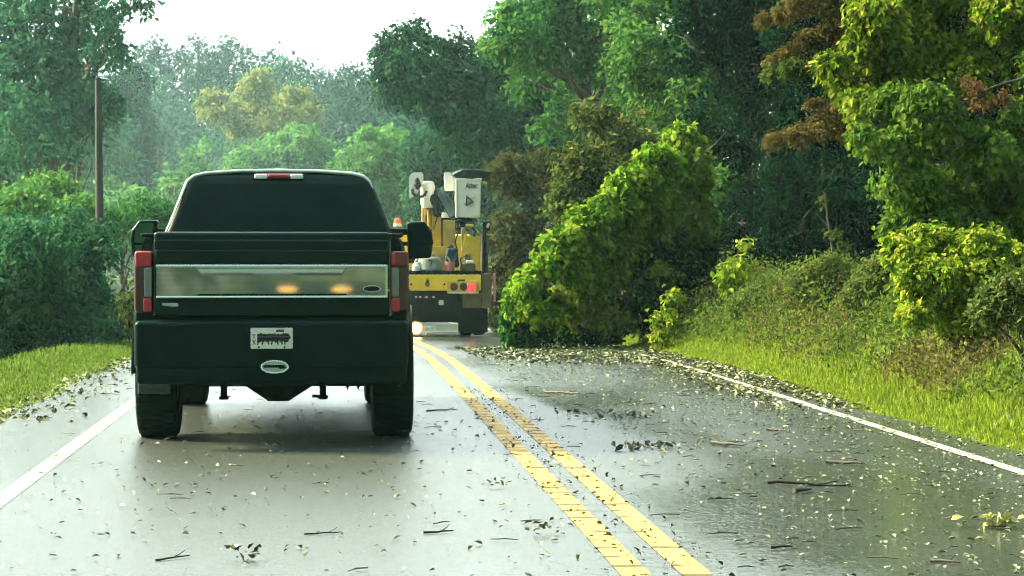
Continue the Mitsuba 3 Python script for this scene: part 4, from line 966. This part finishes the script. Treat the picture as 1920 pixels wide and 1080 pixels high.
def pbox(x0, x1, y0, y1, d0, d1, r_=0.012):
    return rbox(lx(x0), lx(x1), d0, d1, lz(y1), lz(y0), r_)


bp('chassis', cat(box(-0.45, -0.30, 0.1, 7.6, 0.62, 0.85), box(0.30, 0.45, 0.1, 7.6, 0.62, 0.85), box(-1.05, 1.05, 0.06, 4.0, 0.84, 1.0), box(-1.12, 1.02, 0.05, 0.20, 0.55, 0.98), box(-0.95, 0.95, 0.35, 0.5, 0.30, 0.9)), 'dark_steel')
bp('deck', pbox(700, 903, 508, 516, 0.0, 3.6, 0.006), 'dark_steel')
tb = bp('tailboard', pbox(712, 902, 515, 545, -0.02, 0.06), 'yellow_paint', label='yellow tailboard across the rear of the lift truck')
for x in (771, 833):
    bp('bolt', m3.Manifold.cylinder(0.02, 0.022, 0.018, 12).rotate([90, 0, 0]).translate([lx(x), -0.02, lz(533)]), 'dark_steel', tb)
bp('tow_ring', cat(oval(lx(801), lz(533), 0.045, 0.05, -0.045, 0.03) - oval(lx(801), lz(533), 0.022, 0.025, -0.2, 0.4), rod((lx(801), -0.03, lz(530)), (lx(802), -0.03, lz(524)), 0.025)), 'dark_steel', tb)
bp('decal', cat(plate([(lx(858), lz(524)), (lx(872), lz(524)), (lx(872), lz(527.5)), (lx(858), lz(527.5))], -0.026, 0.01)), 'ink', tb, smooth=False)
lp = bp('lamp_panel', pbox(838, 898, 527.5, 550, -0.06, 0.05), 'gold_paint')
bp('panel_edge', pbox(840, 897, 547.5, 550.5, -0.068, -0.05, 0.004), 'plate_white', lp)
bp('tail_lamp', m3.Manifold.cylinder(0.03, 0.085, 0.075, 24).rotate([90, 0, 0]).translate([lx(851), -0.055, lz(537.5)]), 'dark_red_lens', lp)
bp('tail_lamp', m3.Manifold.cylinder(0.03, 0.085, 0.075, 24).rotate([90, 0, 0]).translate([lx(869), -0.055, lz(537.5)]), 'smoked_lens', lp)
bp('lit_tail_lamp', rbox(lx(876), lx(890), -0.09, -0.055, lz(546), lz(532), 0.02), 'red_lens', lp, label='lit red tail lamp', emitter={'type': 'area', 'radiance': rgb(0.40, 0.012, 0.012)})
bp('amber_lamp', rbox(lx(891), lx(897), -0.085, -0.055, lz(546), lz(532), 0.015), 'amber_lens', lp)
for k, x in enumerate((780, 788, 797, 800, 813)):
    bp('marker_lamp', m3.Manifold.sphere(0.024, 12).translate([lx(x), 0.04, lz(557)]), ('bright_lens', 'bright_lens', 'red_lens', 'bright_lens', 'bright_lens')[k])
bp('tag_plate', pbox(823, 832, 563, 572, 0.03, 0.05, 0.004), 'plate_white')
bp('side_box', pbox(868, 903, 549, 578, 0.02, 0.3), 'rust_brown')
bp('side_locker', cat(pbox(903, 922, 512, 578, 0.05, 3.3), pbox(905, 918, 440, 513, 0.4, 0.9)), 'rust_brown')
bp('post', cat(pbox(907, 914, 415, 632 - 40, 0.25, 0.33, 0.01)), 'dark_steel')
bp('reflective_strip', pbox(926, 930.5, 512, 566, 0.1, 0.13, 0.006), 'pink_plastic', label='red and white reflective strip on the right side')
for s, n_ in ((-1, 2), (1, 2)):
    bp('mud_flap', box(*sorted((s * 0.55, s * 1.18)), 0.55, 0.57, 0.08, 0.72), 'rubber')
for wy in (1.3, 6.6):
    for s in (-1, 1):
        for o in ((0.0, 0.28) if wy < 2 else (0.0,)):
            w = lathe_x(TY, 0, 0, 0, 40)
            w.apply_scale([0.9, 1.15, 1.15]); w.apply_translation([s * (1.03 - o), wy, 0.48])
            wh = bp('wheel', w, 'rubber')
            m = lathe_x([(-0.05, 0.001), (-0.05, 0.2), (0.1, 0.27), (-0.1, 0.27)], s * (1.03 - o), wy, 0.48, 24)
            bp('rim', m, 'rim_metal', wh)
lo = bp('low_lamp', lathe_x([(-0.06, 0.001), (-0.06, 0.06), (0.05, 0.085), (0.06, 0.085)], 0, 0, 0, 24).apply_transform(trimesh.transformations.rotation_matrix(-math.pi / 2, [0, 0, 1])).apply_translation([lx(780), -0.05, lz(615)]), 'dark_steel')
bp('lit_lens', m3.Manifold.sphere(0.12, 20).scale([1, 0.4, 1]).translate([lx(780), -0.115, lz(615)]), 'bright_lens', lo, emitter={'type': 'area', 'radiance': rgb(3.2, 1.7, 0.4)}, label='glowing warm lamp low under the tailboard')
bp('reflector', lathe_z([(0, 0.10), (0, 0.15), (0.012, 0.15), (0.012, 0.10)], 0, 0, 0, 28).apply_transform(trimesh.transformations.rotation_matrix(math.pi / 2, [1, 0, 0])).apply_translation([lx(780), -0.09, lz(615)]), 'amber_lens', lo)  # added amber ring; its colour imitates the warm halo round the lamp
bp('lamp_bracket', box(lx(778), lx(782), -0.04, 0.1, lz(610), 0.62), 'dark_steel', lo)
bp('bright_ground_bar', cat(pbox(800, 862, 624.5, 629, 0.5, 0.56, 0.01)), 'plate_white')  # white bar added to imitate bright ground showing beneath the truck
# things that ride on the deck
ck = thing('drum', 'dented grey drum standing at the left of the lift truck deck', 'drum')


def dp(key, name, mesh, bsdf, **kw):
    return put(name, mesh if isinstance(mesh, trimesh.Trimesh) else tm(mesh), bsdf, key, 35, to=BT, **kw)


zd = lz(508)
cx = lx(807)
dp(ck, 'body', lathe_z([(0, 0.001), (0, 0.24), (0.03, 0.265), (0.12, 0.25), (0.14, 0.258), (0.26, 0.24), (0.30, 0.20), (0.31, 0.001)], cx, 0.42, zd), 'grey_plastic')
dp(ck, 'lid', lathe_z([(0, 0.001), (0, 0.16), (0.05, 0.15), (0.06, 0.05), (0.09, 0.04), (0.09, 0.001)], cx - 0.02, 0.42, zd + 0.31), 'grey_plastic')
dp(ck, 'handle', tube([(cx - 0.26, 0.4, zd + 0.28), (cx - 0.30, 0.36, zd + 0.2), (cx - 0.22, 0.25, zd + 0.06)], 0.018, 8), 'bright_lens')
dp(ck, 'mark', cat(plate([(cx - 0.03, zd + 0.235), (cx + 0.05, zd + 0.235), (cx + 0.05, zd + 0.21), (cx - 0.03, zd + 0.21)], 0.158, 0.02), plate([(cx + 0.03, zd + 0.22), (cx + 0.05, zd + 0.22), (cx + 0.02, zd + 0.10), (cx - 0.0, zd + 0.10)], 0.158, 0.02)), 'ink')
pb = thing('pail', 'small pink pail on the lift truck deck, right of the grey drum', 'pail')
dp(pb, 'body', lathe_z([(0, 0.001), (0, 0.085), (0.19, 0.105), (0.2, 0.11), (0.2, 0.001)], lx(845), 0.3, zd), 'pink_plastic')
dp(pb, 'stick', rod((lx(847), 0.3, zd + 0.18), (lx(836), 0.3, zd + 0.36), 0.013), 'olive_panel')
jg = thing('jug', 'white and pink jug at the left end of the lift truck deck', 'jug')
dp(jg, 'body', lathe_z([(0, 0.001), (0, 0.085), (0.1, 0.088), (0.15, 0.05), (0.19, 0.03), (0.2, 0.001)], lx(781), 0.3, zd), 'bright_lens')
dp(jg, 'cap', lathe_z([(0, 0.001), (0, 0.034), (0.03, 0.034), (0.03, 0.001)], lx(781), 0.3, zd + 0.19), 'pink_plastic')
mc = thing('chain_saw', 'small dark engine tool with a white top on the right of the lift truck deck', 'tool')
dp(mc, 'body', cat(pbox(864, 893, 494, 508.5, 0.25, 0.5, 0.03), pbox(872, 884, 476, 496, 0.3, 0.45, 0.02)), 'rust_brown')
dp(mc, 'cover', pbox(875, 889, 488, 494, 0.235, 0.5, 0.015), 'bright_lens')
dp(mc, 'handle', tube([(lx(866), 0.24, lz(496)), (lx(864), 0.22, lz(485)), (lx(872), 0.22, lz(480))], 0.016, 8), 'ink')
jk = thing('jacket', 'dark blue jacket hanging at the back of the lift truck deck', 'jacket')
jm = hull_pts([(lx(845), 0.9, lz(470)), (lx(857), 0.9, lz(470)), (lx(842), 0.9, lz(495)), (lx(860), 0.95, lz(497))], 0.06, 14)
jt = tm(jm.refine_to_length(0.03)); jt.vertices += (meshkit.fbm(jt.vertices * 9, 3, 2) - 0.5)[:, None] * np.array([0.05, 0.08, 0.03])
dp(jk, 'cloth', jt, 'blue_cloth')
dp(jk, 'hook', tube([(lx(850), 0.95, lz(466)), (lx(850), 1.0, lz(460)), (lx(852), 1.1, lz(458))], 0.012, 6), 'dark_steel')
# superstructure
bp('pedestal', cat(pbox(806, 846, 462, 510, 1.2, 1.9), pbox(810, 845, 462, 482, 1.1, 1.3)), 'gold_paint')
bp('column', cat(pbox(796, 813, 372, 470, 1.45, 1.75), m3.Manifold.hull_points(np.array([(lx(x), y, lz(z)) for x, z in ((796, 372), (813, 372), (800, 345), (808, 345)) for y in (1.45, 1.7)]))), 'gold_paint')
bp('lower_boom', cat(pbox(814, 832, 395, 468, 1.3, 1.6), rod((lx(812), 1.28, lz(470)), (lx(808), 1.28, lz(390)), 0.04)), 'gold_paint', label='gold brown lower boom')
bp('lift_cylinder', cat(rod((lx(833), 1.35, lz(468)), (lx(834), 1.35, lz(402)), 0.035), rod((lx(803), 1.38, lz(420)), (lx(806), 1.38, lz(380)), 0.05)), 'rust_brown')
bp('knuckle', cat(pbox(817, 832, 352, 405, 1.1, 1.5, 0.05), m3.Manifold.cylinder(0.5, 0.14, 0.14, 24).rotate([90, 0, 0]).translate([lx(822), 1.55, lz(372)])), 'tarp')
bp('upper_boom', cat(hull_pts([(lx(824), 1.1, lz(360)), (lx(834), 1.1, lz(352)), (lx(858), 0.7, lz(402)), (lx(850), 0.7, lz(405))], 0.05)), 'tarp', label='dark folded upper boom')
bp('boom_rod', rod((lx(834), 0.95, lz(375)), (lx(846), 0.8, lz(400)), 0.03), 'fibreglass')
bp('winch_drum', lathe_z([(lz(388), 0.001), (lz(388), 0.12), (lz(380), 0.155), (lz(352), 0.16), (lz(341), 0.145), (lz(337), 0.11), (lz(336), 0.001)], lx(806), 1.2, 0), 'fibreglass', label='white rounded winch housing')
wp = bp('winch_plate', m3.Manifold.hull_points(np.array([(lx(x), y, lz(z)) for x, z in ((771, 328), (776, 321), (793, 320), (797, 324), (797, 345), (781, 366), (771, 370)) for y in (1.0, 1.1)])), 'fibreglass')
bp('hook', tube([(lx(776), 0.93, lz(352)), (lx(777), 0.92, lz(360)), (lx(783), 0.90, lz(366.5)), (lx(792), 0.90, lz(367.5)), (lx(800), 0.92, lz(363)), (lx(803), 0.93, lz(356))], [0.03, 0.036, 0.034, 0.034, 0.034, 0.028], 10), 'ink', wp)
bp('shackle', cat(hull_pts([(lx(785), 0.95, lz(334)), (lx(789), 0.95, lz(345)), (lx(786), 0.95, lz(350))], 0.045, 12), m3.Manifold.sphere(0.035, 12).translate([lx(782), 0.94, lz(345)])), 'ink', wp)
bp('pin', rod((lx(807.5), 1.2, lz(337)), (lx(807.5), 1.2, lz(328)), 0.014), 'ink')
# bucket
by0, by1 = 0.35, 0.98
bx = lambda x, z, y: (lx(x), y, lz(z))
bo = m3.Manifold.batch_hull([m3.Manifold.sphere(0.03, 14).translate([float(c) for c in p]) for p in [(lx(860), by0 + 0.05, lz(404.5)), (lx(900), by0 + 0.05, lz(404.5)), (lx(859), by0, lz(336)), (lx(902), by0, lz(336)), (lx(860), by1 - 0.05, lz(404.5)), (lx(900), by1 - 0.05, lz(404.5)), (lx(859), by1, lz(336)), (lx(902), by1, lz(336))]])
bi = m3.Manifold.hull_points(np.array([(lx(x), y, lz(z)) for x, z in ((863, 402), (897, 402), (861, 328), (900, 328)) for y in (by0 + 0.04, by1 - 0.04)]))
bu = bp('bucket', bo - bi, 'fibreglass', label='white lift bucket with dark lettering and a triangle emblem')
bp('lip', cat(pbox(856, 905.5, 333, 337, by0 - 0.05, by0 - 0.01, 0.01), pbox(856, 859.5, 337, 408, by0 - 0.045, by0 + 0.05, 0.012)), 'fibreglass', bu)
txt = meshkit.text_mesh('Altec', 0.105, 0.004, True)
txt.apply_transform(trimesh.transformations.rotation_matrix(math.pi / 2, [1, 0, 0]))
txt.vertices[:, 0] += 0.18 * txt.vertices[:, 2]
txt.apply_scale([(24 / S_) / np.ptp(txt.vertices[:, 0]), 1, 1]); txt.apply_translation([lx(874) - txt.vertices[:, 0].min(), by0 - 0.030 - 0.004, lz(352)])
bp('lettering', txt, 'ink', bu, smooth=False)
bp('emblem', cat(plate([(lx(875), lz(387)), (lx(876), lz(365)), (lx(890.5), lz(378))], by0 - 0.046, 0.02)), 'ink', bu, smooth=False)
bp('emblem_face', cat(plate([(lx(877.5), lz(382.5)), (lx(878), lz(370)), (lx(887), lz(377.5))], by0 - 0.052, 0.02), plate([(lx(871), lz(384)), (lx(872), lz(381.5)), (lx(894), lz(366)), (lx(893.5), lz(367.5))], by0 - 0.042, 0.01)), 'emblem_grey', bu, smooth=False)
ct = hull_pts([(lx(853), by0 - 0.02, lz(327)), (lx(851), by1, lz(324)), (lx(870), 0.3, lz(318)), (lx(905), by0 - 0.04, lz(318)), (lx(920), by0 + 0.1, lz(323)), (lx(921), by1, lz(325)), (lx(921), by0 + 0.2, lz(338)), (lx(908), by0, lz(335)), (lx(880), by0 - 0.03, lz(331)), (lx(858), by0 - 0.02, lz(329))], 0.025, 12)
ct = tm(ct.refine_to_length(0.04)); ct.vertices += (meshkit.fbm(ct.vertices * 6, 3, 4) - 0.5)[:, None] * np.array([0.05, 0.04, 0.05])
cv = thing('bucket_cover', 'dark green tarpaulin cover drooping over the top of the white bucket', 'cover')
put('tarpaulin', ct, 'tarp', cv, 40, to=BT)
put('strap', tube([(lx(918), by0 + 0.15, lz(336)), (lx(919), by0 + 0.1, lz(344)), (lx(917), by0 + 0.1, lz(350))], 0.01, 6), 'tarp', cv, to=BT)
bp('tool_apron', cat(m3.Manifold.hull_points(np.array([(lx(x), y, lz(z)) for x, z in ((836, 328), (838, 321), (848, 321), (856, 329), (856, 356), (838, 356)) for y in (0.75, 0.95)]))), 'fibreglass', label='pale grey tool bin beside the bucket')
bp('boom_rest', cat(pbox(832, 857, 397, 408, 0.8, 1.0), ), 'fibreglass')
bp('bucket_bracket', cat(pbox(862, 888, 407, 415, 0.5, 0.9), pbox(866, 876, 413, 425, 0.6, 0.8), pbox(832, 862, 407, 411, 0.8, 1.0)), 'dark_steel')
bp('cab_guard', cat(pbox(834, 862, 411, 462, 1.9, 1.96), pbox(870, 897, 418, 424, 1.9, 2.0), pbox(874, 880, 424, 470, 1.9, 2.0)), 'olive_panel')
bp('gusset', cat(m3.Manifold.hull_points(np.array([(lx(x), y, lz(z)) for x, z in ((878, 432), (881, 432), (881, 506), (866, 506)) for y in (1.0, 1.12)]))), 'yellow_paint', label='tall yellow triangular gusset')
bp('side_panel', cat(pbox(882, 906, 443, 478, 1.0, 1.06), pbox(890, 905, 478, 512, 0.98, 1.04)), 'yellow_paint')
for hs in (tube([(lx(862), 0.85, lz(412)), (lx(866), 0.9, lz(430)), (lx(858), 1.0, lz(452)), (lx(862), 1.1, lz(470))], 0.016, 8), tube([(lx(815), 1.05, lz(375)), (lx(824), 1.0, lz(398)), (lx(818), 1.2, lz(430))], 0.014, 8), tube([(lx(890), 0.9, lz(425)), (lx(897), 0.9, lz(432)), (lx(893), 0.95, lz(443))], 0.02, 8)):
    bp('hose', hs, 'ink')
cb = bp('cab', cat(hull_pts([(x, y, z) for x in (-0.95, 0.95) for y, z in ((3.8, 0.75), (5.6, 0.75), (3.85, 2.15), (5.2, 2.15))], 0.06), hull_pts([(x, y, z) for x in (-0.9, 0.9) for y, z in ((5.4, 0.75), (7.4, 0.75), (5.4, 1.5), (7.3, 1.3))], 0.06)), 'yellow_paint', label='yellow cab of the lift truck')
bp('rear_window', rbox(-0.6, 0.6, 3.76, 3.80, 1.55, 2.05, 0.03), 'tinted_glass', cb)
for s in (-1, 1):
    bp('side_window', rbox(*sorted((s * 0.99, s * 1.02)), 4.0, 5.3, 1.5, 2.05, 0.01), 'tinted_glass', cb)
mr = bp('mirror', rbox(lx(926), lx(938), 3.9, 4.0, lz(490), lz(437), 0.04), 'tarp', label='tall right mirror of the lift truck')
bp('glass', rbox(lx(928), lx(935), 3.88, 3.905, lz(470), lz(448), 0.01), 'mirror_glass', mr)
bp('top_cap', rbox(lx(927), lx(937), 3.87, 4.0, lz(441.5), lz(437), 0.02), 'bright_lens', mr)
bp('arm', rod((lx(905), 4.0, lz(455)), (lx(928), 3.95, lz(455)), 0.02), 'dark_steel', mr)
mr = bp('mirror', hull_pts([(lx(919), 0.9, lz(428)), (lx(921), 0.9, lz(416))], 0.055, 16), 'ink', label='small round convex mirror on the post')
bp('glass', m3.Manifold.sphere(0.05, 18).scale([0.55, 0.4, 1.25]).rotate([0, 22, 0]).translate([lx(920), 0.84, lz(422)]), 'bright_lens', mr)
bp('arm', rod((lx(911), 0.45, lz(435)), (lx(919), 0.9, lz(430)), 0.015), 'dark_steel', mr)
bc = bp('beacon', lathe_z([(lz(424), 0.001), (lz(424), 0.09), (lz(420), 0.085), (lz(411), 0.075), (lz(407), 0.05), (lz(406), 0.001)], lx(750), 1.9, 0), 'orange_plastic', label='orange and white beacon at the left of the lift truck')
bp('band', lathe_z([(lz(422.5), 0.088), (lz(422.4), 0.094), (lz(417), 0.09), (lz(416.9), 0.08)], lx(750), 1.9, 0), 'bright_lens', bc)
bp('left_panel', pbox(735, 770, 428, 512, 1.9, 1.96), 'yellow_paint')
bp('left_locker', pbox(735, 758, 452, 512, 1.0, 1.06), 'yellow_paint')

# look-alikes share a group
_plural = {'withered_branch': 'withered brown leaved branches above the bank', 'bank_brush': 'brown green brush along the bank', 'skyline_tree': 'trees on the skyline of the hazy hill', 'fallen_stick': 'sticks lying on the wet road', 'shaded_tree': 'trees coloured dark for shade behind the bank',
           'leafy_tree': 'light green trees behind the vehicles', 'tall_tree': 'tall trees on the right', 'leafy_shrub': 'leafy bushes on the left', 'leafy_sapling': 'leafy saplings beside the fallen tree'}
for _k, _v in labels.items():
    if '__' not in _k and _v.get('category') and _k.rstrip('0123456789').rstrip('_') in _plural:
        _v['group'] = _plural[_k.rstrip('0123456789').rstrip('_')]

# ---------------------------------------------------------------- the hazy air
scene['haze'] = {'type': 'cube', 'to_world': T().translate([0, 135, 18.5]).scale([302, 287, 22.5]), 'bsdf': {'type': 'null'}, 'interior': {'type': 'ref', 'id': 'haze_air'}}
say('haze', 'thin pale mist in the air, thicker towards the far hill', 'haze', kind='stuff')
